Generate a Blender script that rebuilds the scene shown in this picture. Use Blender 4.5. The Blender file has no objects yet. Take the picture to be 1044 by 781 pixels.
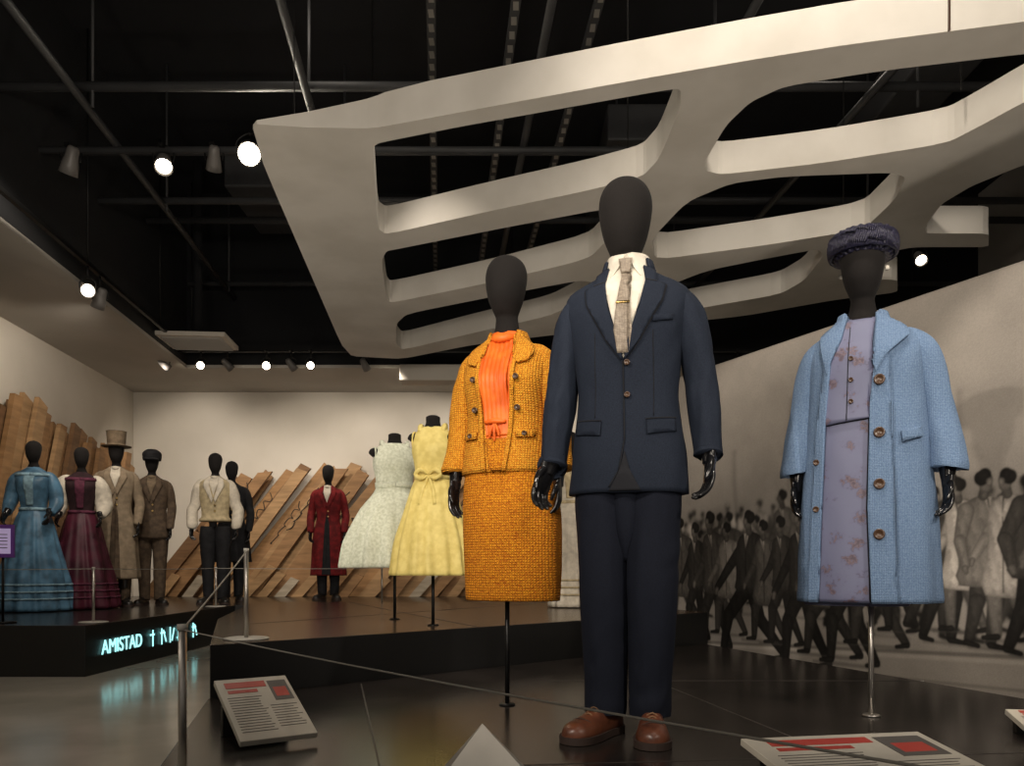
import bpy,bmesh,math,random
import numpy as np
from mathutils import Vector,Matrix,noise,Euler
R=random.Random(11)
pi=math.pi
sc=bpy.context.scene
EYE=.8
# ------------------------------------------------------------------ materials
def newmat(name):
    m=bpy.data.materials.new(name); m.use_nodes=True
    nt=m.node_tree; return m,nt.nodes,nt.links,nt.nodes['Principled BSDF']
def c4(c): return (c[0],c[1],c[2],1)
def fabric(name,c1,c2=None,scale=60,bump=.2,rough=.85,weave=0,sheen=.0,lo=.38,hi=.62,wdark=.6,stretch=(1,1,1),spec=.3,metal=0,bdist=.002,coat=0):
    m,N,L,b=newmat(name)
    if c2 is None: c2=tuple(x*.7 for x in c1)
    tc=N.new('ShaderNodeTexCoord'); mp=N.new('ShaderNodeMapping'); mp.inputs['Scale'].default_value=stretch
    L.new(tc.outputs['Object'],mp.inputs['Vector'])
    n=N.new('ShaderNodeTexNoise'); n.inputs['Scale'].default_value=scale; n.inputs['Detail'].default_value=4
    L.new(mp.outputs[0],n.inputs['Vector'])
    r=N.new('ShaderNodeValToRGB'); r.color_ramp.elements[0].position=lo; r.color_ramp.elements[1].position=hi
    r.color_ramp.elements[0].color=c4(c2); r.color_ramp.elements[1].color=c4(c1)
    L.new(n.outputs['Fac'],r.inputs['Fac'])
    col=r.outputs['Color']; hgt=n.outputs['Fac']
    if weave:
        ws=[]
        for d in ('X','Z'):
            w=N.new('ShaderNodeTexWave'); w.wave_type='BANDS'; w.bands_direction=d
            w.inputs['Scale'].default_value=weave; w.inputs['Distortion'].default_value=1.2; w.inputs['Detail'].default_value=1
            w.inputs['Detail Scale'].default_value=2
            L.new(mp.outputs[0],w.inputs['Vector']); ws.append(w)
        mu=N.new('ShaderNodeMath'); mu.operation='MULTIPLY'
        L.new(ws[0].outputs['Fac'],mu.inputs[0]); L.new(ws[1].outputs['Fac'],mu.inputs[1])
        mx=N.new('ShaderNodeMix'); mx.data_type='RGBA'; mx.blend_type='MULTIPLY'; mx.inputs[0].default_value=1
        rr=N.new('ShaderNodeMapRange'); rr.inputs['From Max'].default_value=.6; rr.inputs['To Min'].default_value=wdark; rr.inputs['To Max'].default_value=1.1
        L.new(mu.outputs[0],rr.inputs['Value'])
        L.new(col,mx.inputs[6]); L.new(rr.outputs[0],mx.inputs[7]); col=mx.outputs[2]
        ad=N.new('ShaderNodeMath'); ad.operation='ADD'; L.new(mu.outputs[0],ad.inputs[0]); L.new(n.outputs['Fac'],ad.inputs[1]); hgt=ad.outputs[0]
    L.new(col,b.inputs['Base Color'])
    b.inputs['Roughness'].default_value=rough; b.inputs['Sheen Weight'].default_value=sheen
    b.inputs['Specular IOR Level'].default_value=spec; b.inputs['Metallic'].default_value=metal; b.inputs['Coat Weight'].default_value=coat
    if bump:
        bp=N.new('ShaderNodeBump'); bp.inputs['Strength'].default_value=bump; bp.inputs['Distance'].default_value=bdist
        L.new(hgt,bp.inputs['Height']); L.new(bp.outputs[0],b.inputs['Normal'])
    return m
def emis(name,c,s):
    m,N,L,b=newmat(name); b.inputs['Base Color'].default_value=c4(c)
    b.inputs['Emission Color'].default_value=c4(c); b.inputs['Emission Strength'].default_value=s; return m
def plain(name,c,rough=.5,metal=0,spec=.5,bump=0,var=.85):
    return fabric(name,c,tuple(x*var for x in c),scale=6,bump=bump,rough=rough,sheen=0,spec=spec,metal=metal)

M={}
M['head']=fabric('mannequin_black_jersey',(.016,.014,.0135),(.010,.009,.0085),scale=400,bump=.3,rough=.9,sheen=.02,spec=.15)
M['gloss']=plain('mannequin_black_gloss',(.008,.008,.009),rough=.18)
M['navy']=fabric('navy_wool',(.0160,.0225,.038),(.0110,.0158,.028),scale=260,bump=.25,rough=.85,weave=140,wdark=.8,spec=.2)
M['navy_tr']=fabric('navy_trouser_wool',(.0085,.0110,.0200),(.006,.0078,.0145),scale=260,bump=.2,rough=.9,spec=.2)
M['navy_edge']=plain('navy_seam_and_shadow',(.004,.005,.009),rough=.9)  # seams, plus dark strips that paint shadow along lapels and coat edge
M['shirt']=fabric('white_shirt_cotton',(.66,.62,.53),(.58,.54,.46),scale=30,bump=.1,rough=.8)
M['tie']=fabric('taupe_tie_silk',(.33,.28,.22),(.22,.18,.14),scale=90,bump=.1,rough=.5,weave=60,wdark=.7)
M['gold']=plain('brass_metal',(.6,.42,.16),rough=.3,metal=1)
M['horn']=plain('brown_horn_button',(.07,.035,.018),rough=.3)
M['brownshoe']=fabric('brown_leather',(.13,.042,.020),(.055,.018,.010),scale=18,bump=.15,rough=.38,sheen=0,spec=.6)
M['sole']=plain('shoe_sole',(.035,.02,.015),rough=.7)
M['lace']=plain('shoe_lace',(.22,.12,.06),rough=.8)
M['blackshoe']=plain('black_leather',(.012,.011,.01),rough=.35)
M['orange_j']=fabric('marigold_tweed',(.88,.42,.035),(.62,.20,.010),scale=150,bump=.9,rough=.95,weave=34,wdark=.64,bdist=.0045)
M['orange_s']=fabric('orange_tweed',(.82,.32,.015),(.50,.14,.006),scale=130,bump=.9,rough=.95,weave=30,wdark=.62,bdist=.0045)
M['blouse']=fabric('orange_silk',(.85,.17,.02),(.62,.10,.01),scale=12,bump=.2,rough=.5,bdist=.01)
M['blue']=fabric('powder_blue_boucle',(.190,.285,.445),(.130,.21,.35),scale=190,bump=.7,rough=.95,weave=56,wdark=.80,bdist=.0025)
M['hat']=fabric('navy_straw',(.028,.027,.055),(.007,.007,.018),scale=120,bump=.8,rough=.4,bdist=.004)
M['white_d']=fabric('ivory_lace',(.72,.75,.62),(.56,.59,.46),scale=60,bump=.6,rough=.9,bdist=.005)
M['yellow_d']=fabric('pale_yellow_satin',(.76,.63,.22),(.66,.53,.16),scale=25,bump=.2,rough=.6)
M['rod']=plain('black_steel',(.015,.015,.015),rough=.4,metal=.6)
M['steel']=plain('brushed_steel',(.55,.52,.48),rough=.35,metal=.9)
M['wbase']=plain('white_enamel',(.50,.48,.43),rough=.4)
M['canm']=plain('grey_fixture_enamel',(.16,.15,.14),rough=.4)
M['pearl']=plain('pearl',(.8,.75,.65),rough=.2)
m,N,L,b=newmat('lavender_floral_brocade'); M['floral']=m
tc=N.new('ShaderNodeTexCoord'); v=N.new('ShaderNodeTexVoronoi'); v.inputs['Scale'].default_value=15; v.inputs['Randomness'].default_value=.95
ns=N.new('ShaderNodeTexNoise'); ns.inputs['Scale'].default_value=55; mxv=N.new('ShaderNodeMix'); mxv.data_type='VECTOR'; mxv.inputs[0].default_value=.06
L.new(tc.outputs['Object'],ns.inputs['Vector']); L.new(tc.outputs['Object'],mxv.inputs[4]); L.new(ns.outputs['Color'],mxv.inputs[5]); L.new(mxv.outputs[1],v.inputs['Vector'])
r=N.new('ShaderNodeValToRGB'); e=r.color_ramp.elements; e[0].position=.12; e[0].color=(.080,.060,.085,1); e[1].position=.55; e[1].color=(.135,.145,.235,1)
k=e.new(.24); k.color=(.150,.110,.135,1); k=e.new(.30); k.color=(.095,.095,.165,1); k=e.new(.36); k.color=(.13,.135,.225,1)
L.new(v.outputs['Distance'],r.inputs['Fac']); L.new(r.outputs[0],b.inputs['Base Color']); b.inputs['Roughness'].default_value=.6
# room
M['wall']=fabric('warm_white_plaster',(.64,.595,.52),(.59,.545,.47),scale=1.2,bump=.05,rough=.9,sheen=0)
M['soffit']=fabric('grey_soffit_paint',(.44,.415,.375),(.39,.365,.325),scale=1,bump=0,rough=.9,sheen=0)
M['slab']=fabric('hull_white_paint',(.70,.67,.61),(.61,.58,.52),scale=2.2,bump=.12,rough=.75,sheen=0,bdist=.01)
M['black']=plain('black_ceiling_paint',(.0045,.005,.0065),rough=.9)
M['pipe']=plain('dark_pipe_paint',(.043,.044,.046),rough=.6)
M['strut']=plain('galvanised_strut',(.30,.29,.26),rough=.5,metal=.3)
M['riser']=plain('black_riser',(.005,.005,.005),rough=.45)
M['floor']=fabric('polished_concrete',(.46,.43,.37),(.31,.29,.245),scale=1.6,bump=.03,rough=.17,sheen=0,spec=.6,lo=.3,hi=.7)
M['deck']=fabric('dark_laminate_deck',(.022,.018,.016),(.014,.0115,.010),scale=3,bump=.03,rough=.22,sheen=0,spec=.6)
M['deck2']=fabric('brown_laminate_deck',(.055,.033,.019),(.032,.020,.012),scale=3,bump=.03,rough=.22,sheen=0,spec=.6)
M['seam']=plain('deck_seam',(.045,.038,.033),rough=.5)
# ------------------------------------------------------------------ geometry helpers
def empty(name,loc,rz=0,s=1):
    o=bpy.data.objects.new(name,None); sc.collection.objects.link(o); o.location=loc; o.rotation_euler=(0,0,rz); o.scale=(s,s,s); o.empty_display_size=.1; return o
def mesh(name,vs,fs,mat,parent=None,smooth=True,mats=None,mi=None):
    me=bpy.data.meshes.new(name); me.from_pydata([tuple(v) for v in vs],[],fs)
    bm=bmesh.new(); bm.from_mesh(me); bmesh.ops.recalc_face_normals(bm,faces=bm.faces); bm.to_mesh(me); bm.free()
    o=bpy.data.objects.new(name,me); sc.collection.objects.link(o)
    if mats:
        for q in mats: me.materials.append(q)
        for p,i in zip(me.polygons,mi): p.material_index=i
    else: me.materials.append(mat)
    for p in me.polygons: p.use_smooth=smooth
    if parent: o.parent=parent
    return o
def box(name,size,loc,mat,parent=None,rot=(0,0,0),bevel=0):
    x,y,z=[q/2 for q in size]
    vs=[(a*x,b_*y,c*z) for a in(-1,1) for b_ in(-1,1) for c in(-1,1)]
    fs=[(0,1,3,2),(4,6,7,5),(0,4,5,1),(2,3,7,6),(0,2,6,4),(1,5,7,3)]
    o=mesh(name,vs,fs,mat,parent,False); o.location=loc; o.rotation_euler=rot
    if bevel: mo=o.modifiers.new('bevel','BEVEL'); mo.width=bevel; mo.segments=2
    return o
def prism(name,pts,z0,z1,mat,parent=None,topmat=None,bevel=0):
    n=len(pts); vs=[(p[0],p[1],z0) for p in pts]+[(p[0],p[1],z1) for p in pts]
    fs=[tuple(range(n)),tuple(range(n,2*n))]+[(i,(i+1)%n,n+(i+1)%n,n+i) for i in range(n)]
    o=mesh(name,vs,fs,mat,parent,False)
    if topmat:
        o.data.materials.append(topmat)
        for p in o.data.polygons:
            if abs(p.normal.z)>.9 and p.center.z>(z0+z1)/2: p.material_index=1
    if bevel: mo=o.modifiers.new('bevel','BEVEL'); mo.width=bevel; mo.segments=2; mo.limit_method='ANGLE'
    return o
def cr(a,b_,c,d,t):
    return .5*((2*b_)+(c-a)*t+(2*a-5*b_+4*c-d)*t*t+(3*b_-a-3*c+d)*t**3)
def resample(pts,rad,sub):
    P=[Vector(p) for p in pts]; n=len(P); op=[];orr=[]
    for i in range(n-1):
        a=max(i-1,0); d=min(i+2,n-1)
        for k in range(sub):
            t=k/sub
            op.append(Vector([cr(P[a][j],P[i][j],P[i+1][j],P[d][j],t) for j in range(3)]))
            orr.append(max(.0008,cr(rad[a],rad[i],rad[i+1],rad[d],t)))
    op.append(P[-1]); orr.append(rad[-1]); return op,orr
def tube_geo(pts,rad,seg=12,sub=5,aspect=1,wr=0,wf=14,ref=(0,1,0),rnd=False,seed=0,diag=0):
    P,Rr=resample(pts,rad,sub)
    if rnd:
        d=(P[-1]-P[-2]).normalized(); r=Rr[-1]
        for a in(.5,.85,1.0): P.append(P[len(P)-1]+d*r*(.5 if a<1 else .2)); Rr.append(r*math.sqrt(max(0.02,1-a*a*.97)))
    vs=[];fs=[];ref=Vector(ref)
    for i,p in enumerate(P):
        t=(P[min(i+1,len(P)-1)]-P[max(i-1,0)])
        if t.length<1e-7: t=Vector((0,0,-1))
        t.normalize(); rf=ref if abs(t.dot(ref))<.95 else Vector((1,0,0))
        u=rf.cross(t).normalized(); v=t.cross(u).normalized()
        for k in range(seg):
            a=2*pi*k/seg; r=Rr[i]
            if wr:
                r*=1+wr*noise.noise(Vector((math.cos(a)*1.3+seed,math.sin(a)*1.3,(p.z)*wf)))+wr*.5*noise.noise(Vector((math.cos(a)*3,seed+math.sin(a)*3,p.z*wf*2)))
                if diag:
                    w_=noise.noise(Vector((math.cos(a)*1.2+seed*2,math.sin(a)*1.2,p.z*4+seed)))
                    r*=1+diag*max(0,w_)*math.sin(p.z*55+2.6*a+4*w_)
            vs.append(p+u*math.cos(a)*r+v*math.sin(a)*r*aspect)
    n=len(P)
    for i in range(n-1):
        for k in range(seg):
            k2=(k+1)%seg; fs.append((i*seg+k,i*seg+k2,(i+1)*seg+k2,(i+1)*seg+k))
    fs.append(tuple(range(seg))); fs.append(tuple(range((n-1)*seg,n*seg)))
    return vs,fs
def tube(name,pts,rad,mat,parent=None,**k):
    if not isinstance(rad,(list,tuple)): rad=[rad]*len(pts)
    vs,fs=tube_geo(pts,rad,**k); return mesh(name,vs,fs,mat,parent)
def merge(gs):
    V=[];F=[]
    for v,f in gs:
        o=len(V); V+=list(v); F+=[tuple(i+o for i in q) for q in f]
    return V,F
class Body:
    def __init__(s,rings,fold=None,n=2.3):
        s.r=[tuple(r)+((n,) if len(r)==5 else ()) for r in rings]; s.fold=fold or (lambda th,z:0)
    def at(s,z):
        r=s.r
        if z<=r[0][0]: return r[0][1:]
        if z>=r[-1][0]: return r[-1][1:]
        for i in range(len(r)-1):
            if z<=r[i+1][0]: break
        a=max(i-1,0); d=min(i+2,len(r)-1); h=r[i+1][0]-r[i][0]; t=(z-r[i][0])/h; out=[]
        for j in range(1,6):
            m0=(r[i+1][j]-r[a][j])/(r[i+1][0]-r[a][0])*h; m1=(r[d][j]-r[i][j])/(r[d][0]-r[i][0])*h
            out.append((2*t**3-3*t*t+1)*r[i][j]+(t**3-2*t*t+t)*m0+(-2*t**3+3*t*t)*r[i+1][j]+(t**3-t*t)*m1)
        return out
    def pt(s,th,z):
        cx,cy,rx,ry,n=s.at(z); f=1+s.fold(th,z); c=math.cos(th); q=math.sin(th)
        return Vector((cx+max(rx,.002)*f*math.copysign(abs(c)**(2/n),c),cy+max(ry,.002)*f*math.copysign(abs(q)**(2/n),q),z))
    def front(s,x,z,off=0):
        cx,cy,rx,ry,n=s.at(z); u=(x-cx)/rx; u=max(-.985,min(.985,u))
        th=-math.acos(math.copysign(abs(u)**(n/2),u)); f=1+s.fold(th,z)
        u=max(-.985,min(.985,u/f))
        return cy-ry*f*(1-abs(u)**n)**(1/n)-off
    def build(s,name,mat,parent,seg=72,dz=.015):
        z0=s.r[0][0]; z1=s.r[-1][0]; nz=max(3,int((z1-z0)/dz)); vs=[];fs=[]
        for i in range(nz+1):
            z=z0+(z1-z0)*i/nz
            for k in range(seg): vs.append(s.pt(2*pi*k/seg-pi,z))
        for i in range(nz):
            for k in range(seg):
                k2=(k+1)%seg; fs.append((i*seg+k,i*seg+k2,(i+1)*seg+k2,(i+1)*seg+k))
        fs.append(tuple(range(seg))); fs.append(tuple(range(nz*seg,(nz+1)*seg)))
        return mesh(name,vs,fs,mat,parent)
def applique(name,body,poly,mat,parent,off=.006,thick=.005,grid=.02,ripple=None):
    bm=bmesh.new(); f=bm.faces.new([bm.verts.new((p[0],0,p[1])) for p in poly]); bmesh.ops.triangulate(bm,faces=[f])
    xs=[p[0] for p in poly]; zs=[p[1] for p in poly]
    for ax,lo,hi in ((0,min(xs),max(xs)),(2,min(zs),max(zs))):
        q=math.floor(lo/grid)*grid+grid
        while q<hi:
            co=[0,0,0]; co[ax]=q; no=[0,0,0]; no[ax]=1
            bmesh.ops.bisect_plane(bm,geom=bm.verts[:]+bm.edges[:]+bm.faces[:],plane_co=co,plane_no=no); q+=grid
    for v in bm.verts: v.co.y=body.front(v.co.x,v.co.z,off)-(ripple(v.co.x,v.co.z) if ripple else 0)
    bmesh.ops.recalc_face_normals(bm,faces=bm.faces)
    me=bpy.data.meshes.new(name); bm.to_mesh(me); bm.free(); me.materials.append(mat)
    for p in me.polygons: p.use_smooth=True
    o=bpy.data.objects.new(name,me); sc.collection.objects.link(o); o.parent=parent
    s=o.modifiers.new('thick','SOLIDIFY'); s.thickness=thick; s.offset=0
    return o
def button(name,body,x,z,r,mat,parent,off=.012):
    y=body.front(x,z,off); n=20; vs=[];fs=[]
    prof=[(0,-.001),(r*.55,-.001),(r*.7,-.004),(r*.95,-.004),(r,-.001),(r*.95,.006)]
    for rr,dy in prof:
        for k in range(n): a=2*pi*k/n; vs.append((x+max(rr,1e-4)*math.cos(a),y+dy,z+max(rr,1e-4)*math.sin(a)))
    for i in range(len(prof)-1):
        for k in range(n): k2=(k+1)%n; fs.append((i*n+k,i*n+k2,(i+1)*n+k2,(i+1)*n+k))
    return mesh(name,vs,fs,mat,parent)
def wrinkle(amp,fz=5,fr=1.6,seed=0):
    return lambda th,z: amp*(noise.noise(Vector((math.cos(th)*fr+seed,math.sin(th)*fr,z*fz)))+.5*noise.noise(Vector((math.cos(th)*fr*2.3,seed+math.sin(th)*fr*2.3,z*fz*2.2))))
def pleats(n,amp,z0,z1,wr=.01,seed=0):
    w=wrinkle(wr,3,2,seed)
    def f(th,z):
        t=max(0,min(1,(z0-z)/(z0-z1))); return amp*t**.7*math.sin(n*th+1.5*noise.noise(Vector((math.cos(th)*2,math.sin(th)*2,seed))) +z*1.5)+w(th,z)
    return f
def head(parent,zb,zc,zt,mat=None,cy=0,cx=0,seg=40,nm='head'):
    H=zt-zc; w=H/.285
    rg=[(zb,cx,cy,.066,.062),(zb+(zc-zb)*.45,cx,cy,.055,.056),(zc-.005,cx,cy-.003,.050*w,.056*w),(zc+.05*H,cx,cy-.012,.054*w,.070*w),(zc+.25*H,cx,cy-.018,.076*w,.096*w),
        (zc+.5*H,cx,cy-.014,.090*w,.108*w),(zc+.7*H,cx,cy-.006,.092*w,.108*w),(zc+.86*H,cx,cy,.077*w,.09*w),(zc+.955*H,cx,cy,.047*w,.055*w),(zt,cx,cy,.006,.006)]
    return Body(rg,n=2.05).build(nm,mat or M['head'],parent,seg=seg,dz=.008)
def hand(parent,loc,side,rot=(0,0,0),curl=.6,fore=0,s=1,mat=None,nm='hand',hi=True,spread=1):
    g=[]; sg=10 if hi else 6
    g.append(tube_geo([(0,0,.01),(0,0,-.02),(0,-.001,-.055),(0,0,-.09),(0,0,-.1)],[.017,.016,.0155,.014,.009],seg=14,sub=3,aspect=2.45))
    if fore: g.append(tube_geo([(0,0,fore),(0,0,fore*.5),(0,0,0),(0,0,-.03)],[.036,.033,.025,.022],seg=14,sub=3))
    for j,(y,ln) in enumerate(((-.031,.074),(-.0105,.083),(.0105,.077),(.030,.060))):
        p=Vector((0,y,-.085)); pts=[p.copy()+Vector((0,0,.02)),p.copy()]; a=.12; cu=curl*(1+.12*j)
        for kk,fr in enumerate((.45,.30,.25)):
            a+=cu*(.5,1,.8)[kk]
            sp=(y*1.6)*spread*(1 if kk==0 else .3)
            p=p+Vector((-side*math.sin(a),sp,-math.cos(a)))*ln*fr; pts.append(p.copy())
        g.append(tube_geo(pts,[.0095,.0095,.009,.0082,.0068],seg=sg,sub=3,rnd=True,ref=(0,1,0)))
    g.append(tube_geo([(0,-.018,-.015),(-side*.006,-.040,-.038),(-side*.016,-.052,-.066),(-side*.026,-.050,-.092)],[.013,.0125,.0105,.008],seg=sg,sub=3,rnd=True,ref=(1,0,0)))
    v,f=merge(g); o=mesh(nm,v,f,mat or M['gloss'],parent); o.location=loc; o.rotation_euler=rot; o.scale=(s,s,s)
    if hi:
        r=o.modifiers.new('skin','REMESH'); r.mode='VOXEL'; r.voxel_size=.0022; r.use_smooth_shade=True
        q=o.modifiers.new('sm','SMOOTH'); q.iterations=2; q.factor=.5
    return o
def shoe(parent,loc,rz,mat,sole,laces=None,L=.29):
    secs=[(.075,.026,.060),(.06,.036,.095),(.03,.038,.108),(-.01,.038,.102),(-.05,.042,.083),(-.10,.050,.062),(-.15,.053,.053),(-.185,.046,.046),(-.208,.028,.034),(-.217,.008,.02)]
    vs=[];fs=[];n=17; k=L/.29
    P,_=resample([s for s in secs],[1]*len(secs),3)
    for (y,w,h) in P:
        w=max(w,.004); h=max(h,.01)
        for i in range(n):
            a=pi*i/(n-1); vs.append((w*k*math.copysign(abs(math.cos(a))**.75,math.cos(a)),y*k,.018+h*k*math.sin(a)**.85))
    m=len(P)
    for j in range(m-1):
        for i in range(n-1): fs.append((j*n+i,j*n+i+1,(j+1)*n+i+1,(j+1)*n+i))
        fs.append((j*n,(j+1)*n,(j+1)*n+n-1,j*n+n-1))
    fs.append(tuple(range(n))); fs.append(tuple(range((m-1)*n,m*n)))
    e=empty('shoe',loc,rz); e.parent=parent
    mesh('upper',vs,fs,mat,e)
    out=[]
    for (y,w,h) in P: out.append((w*k*1.1+.002,y*k*1.02))
    pts=[(a,b_) for a,b_ in out]+[(-a,b_) for a,b_ in reversed(out)]
    prism('sole',pts,0.001,.024*k,sole,e)
    if laces:
        for j in range(4):
            y=-.045-.017*j; h=.018+(.085-.008*j)
            tube('lace',[(-.022,y*k,(h-.010)*k+.002),(0,(y-.003)*k,(h+.003)*k+.002),(.022,y*k,(h-.010)*k+.002)],.0028,laces,e,seg=6,sub=3)
        tube('bow',[(-.03,-.05*k,.095*k),(-.015,-.045*k,.112*k),(0,-.043*k,.106*k),(.018,-.045*k,.113*k),(.032,-.052*k,.094*k)],.003,laces,e,seg=6,sub=3)
        tube('toe_cap_seam',[(-.047*k,-.135*k,.045*k),(-.03*k,-.14*k,.066*k),(0,-.143*k,.073*k),(.03*k,-.14*k,.066*k),(.047*k,-.135*k,.045*k)],.0018,M['sole'],e,seg=6,sub=4)
    return e
def ring_band(name,body,z0,z1,off,mat,parent,seg=48,thick=.004,gap=0):
    vs=[];fs=[]
    for z in (z0,z1):
        for k in range(seg+1):
            th=-pi/2+gap+(2*pi-2*gap)*k/seg; p=body.pt(th,z); c=Vector((body.at(z)[0],body.at(z)[1],z)); d=(p-c); d.z=0; vs.append(p+d.normalized()*off)
    for k in range(seg): fs.append((k,k+1,seg+2+k,seg+1+k))
    o=mesh(name,vs,fs,mat,parent); s=o.modifiers.new('t','SOLIDIFY'); s.thickness=thick; s.offset=0; return o
# ------------------------------------------------------------------ camera
cd=bpy.data.cameras.new('camera'); cam=bpy.data.objects.new('camera',cd); sc.collection.objects.link(cam)
cam.location=(0,0,EYE); cam.rotation_euler=(pi/2,0,0); cd.sensor_width=36; cd.lens=800/1044*36; cd.shift_y=187.5/1044; cd.clip_start=.05
sc.camera=cam
# ------------------------------------------------------------------ room shell
ax=-.091
def lw(y): return -5.55+ax*(y-11.5)
prism('floor',[(-7,-3),(7,-3),(7,11.8),(-7,11.8)],-.1,0,M['floor'])
prism('wall_back',[(-7,11.5),(7,11.5),(7,11.7),(-7,11.7)],0,5.6,M['wall'])
prism('wall_left',[(lw(-1),-1),(lw(11.5),11.5),(lw(11.5)-.2,11.5),(lw(-1)-.2,-1)],0,5.6,M['wall'])
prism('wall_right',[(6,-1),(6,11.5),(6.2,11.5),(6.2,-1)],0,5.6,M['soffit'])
prism('ceiling',[(-7,-1),(7,-1),(7,11.7),(-7,11.7)],5.6,5.7,M['black'])
def si(y): return -3.8+ax*(y-5.85)
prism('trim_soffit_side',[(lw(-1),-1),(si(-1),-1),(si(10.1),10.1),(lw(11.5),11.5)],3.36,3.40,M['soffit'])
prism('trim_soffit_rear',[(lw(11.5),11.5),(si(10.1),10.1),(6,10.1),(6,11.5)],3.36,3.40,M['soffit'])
prism('trim_fascia_side',[(si(-1),-1),(si(10.1),10.1),(si(10.1)-.05,10.1),(si(-1)-.05,-1)],3.40,5.6,M['black'])
prism('trim_fascia_rear',[(si(10.1),10.1),(6,10.1),(6,10.15),(si(10.1),10.15)],3.40,5.6,M['black'])
box('trim_light_box',(.8,.3,.2),(-1.0,9.9,3.22),M['wall'],None,bevel=.01)
pg=empty('ceiling_pipe_grid',(0,0,0))
for y,z,r in ((4.0,4.2,.03),(5.8,4.35,.035),(6.4,4.2,.028),(7.0,4.5,.03),(7.5,4.3,.035),(8.6,4.6,.04),(9.7,4.3,.03),(5.0,4.9,.08)):
    tube('cross_pipe',[(-4,y,z),(0,y,z),(6,y,z)],r,M['pipe'],pg,seg=8,sub=1,ref=(0,0,1))
for x0 in (-3.07,-1.4,.25,1.5,2.7,4.2):
    pts=[(x0+ax*(y-4.7),y,4.24) for y in (1,5,10.05)]
    tube('long_pipe',pts,.030,M['pipe'],pg,seg=8,sub=1,ref=(0,0,1))
for x0,z in ((-.2,4.5),(.9,4.5),(.35,4.45)):
    a=Vector((x0,1.5,z)); bb=Vector((x0+ax*8.4,9.9,z)); d=bb-a
    box('strut_channel',(.06,d.length,.045),(a+bb)/2,M['pipe'],pg,(0,0,math.atan2(-d.x,d.y)))
    V=[];F=[]
    for i in range(60):
        p=a+d*(i+.5)/60; o=len(V)
        for sx,sy in ((-.018,-.04),(.018,-.04),(.018,.04),(-.018,.04)): V.append((p.x+sx,p.y+sy,z-.026))
        F.append((o,o+1,o+2,o+3))
    mesh('strut_slots',V,F,M['strut'],pg,False)
for x,y in ((-3.1,5.8),(-1.5,5.8),(1.5,5.8),(3,5.8),(-3.3,7.5),(-1.6,7.5),(1,7.5),(3.4,7.5),(-3.5,9.7),(2,9.7),(-1.4,4),(1.6,4)):
    tube('hanger',[(x,y,4.2),(x,y,5.6)],.012,M['pipe'],pg,seg=6,sub=1)
for x,y,w,l in ((1.2,8.5,.6,2.2),(-2.6,8.9,.9,1.2),(3.5,6.5,.5,3)):
    box('air_duct',(w,l,.35),(x,y,5.0),M['pipe'],pg,bevel=.02)
vt=empty('air_vent_diffuser',(-3.72,9.3,3.46),.08)
box('frame',(.78,.6,.05),(0,0,.02),M['wall'],vt,bevel=.005)
for i in range(9): box('louvre',(.68,.012,.03),(0,-.24+.06*i,-.012),M['soffit'],vt,(.6,0,0))
tube('stem',[(0,0,.04),(0,0,2.14)],.05,M['black'],vt,seg=10,sub=1)
# ------------------------------------------------------------------ hull shaped ceiling sculpture
ZB=3.15
def sv(px,py): D=800*(ZB-EYE)/(578-py); return (D*(px-522)/800,D)
def chaikin(p,it=2,w=.22):
    for _ in range(it):
        q=[]
        for i in range(len(p)):
            a=p[i];b_=p[(i+1)%len(p)]
            q.append((a[0]*(1-w)+b_[0]*w,a[1]*(1-w)+b_[1]*w)); q.append((a[0]*w+b_[0]*(1-w),a[1]*w+b_[1]*(1-w)))
        p=q
    return p
outer=[(250,126),(315,130),(380,131),(450,118),(520,105),(640,83),(760,62),(860,46),(967,32),(1044,22),(1200,2),
       (1300,60),(1120,150),(1044,168),(990,190),(960,208),(942,232),(945,238),(1008,238),(1008,252),(930,252),(885,262),(850,285),(915,285),(915,298),(850,306),(760,322),(650,334),(560,342),(480,352),(410,366),(353,363)]
holes=[[(380,150),(386,146),(400,143),(470,129),(560,113),(672,93),(694,90),(694,110),(672,162),(655,180),(600,194),(500,215),(394,239),(385,233)],
 [(389,266),(394,256),(405,254),(500,235),(600,216),(622,213),(622,242),(600,264),(500,288),(398,309),(394,304)],
 [(404,330),(415,320),(500,303),(590,286),(606,288),(590,308),(560,322),(480,340),(410,357),(404,350)],
 [(718,166),(740,128),(765,104),(800,88),(900,72),(1044,55),(1120,48),(1110,75),(1044,104),(1000,128),(965,146),(840,166),(736,178),(719,174)],
 [(664,244),(700,206),(745,187),(800,180),(910,176),(924,181),(912,204),(880,234),(780,250),(668,265)],
 [(640,322),(660,300),(720,276),(790,262),(834,254),(840,261),(820,286),(795,300),(720,313),(650,326)],
]
cu=bpy.data.curves.new('hull','CURVE'); cu.dimensions='2D'; cu.fill_mode='BOTH'; cu.extrude=.1
def addsp(pts):
    s=cu.splines.new('POLY'); s.points.add(len(pts)-1); s.use_cyclic_u=True
    for i,p in enumerate(pts): s.points[i].co=(p[0],p[1],0,1)
addsp(chaikin([sv(*p) for p in outer],2,.10))
for h in holes: addsp(chaikin([sv(*p) for p in h],2,.14))
to=bpy.data.objects.new('tmp',cu); sc.collection.objects.link(to)
dg=bpy.context.evaluated_depsgraph_get(); me=bpy.data.meshes.new_from_object(to.evaluated_get(dg)); bpy.data.objects.remove(to)
bm=bmesh.new(); bm.from_mesh(me); bmesh.ops.remove_doubles(bm,verts=bm.verts,dist=1e-5)
tip=Vector((-1.42,4.15))
for v in bm.verts:
    if v.co.z>0:
        d=(Vector((v.co.x,v.co.y))-tip).length; t=min(1,d/.8); v.co.z=-.1+.195*(.03+.97*t)
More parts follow.
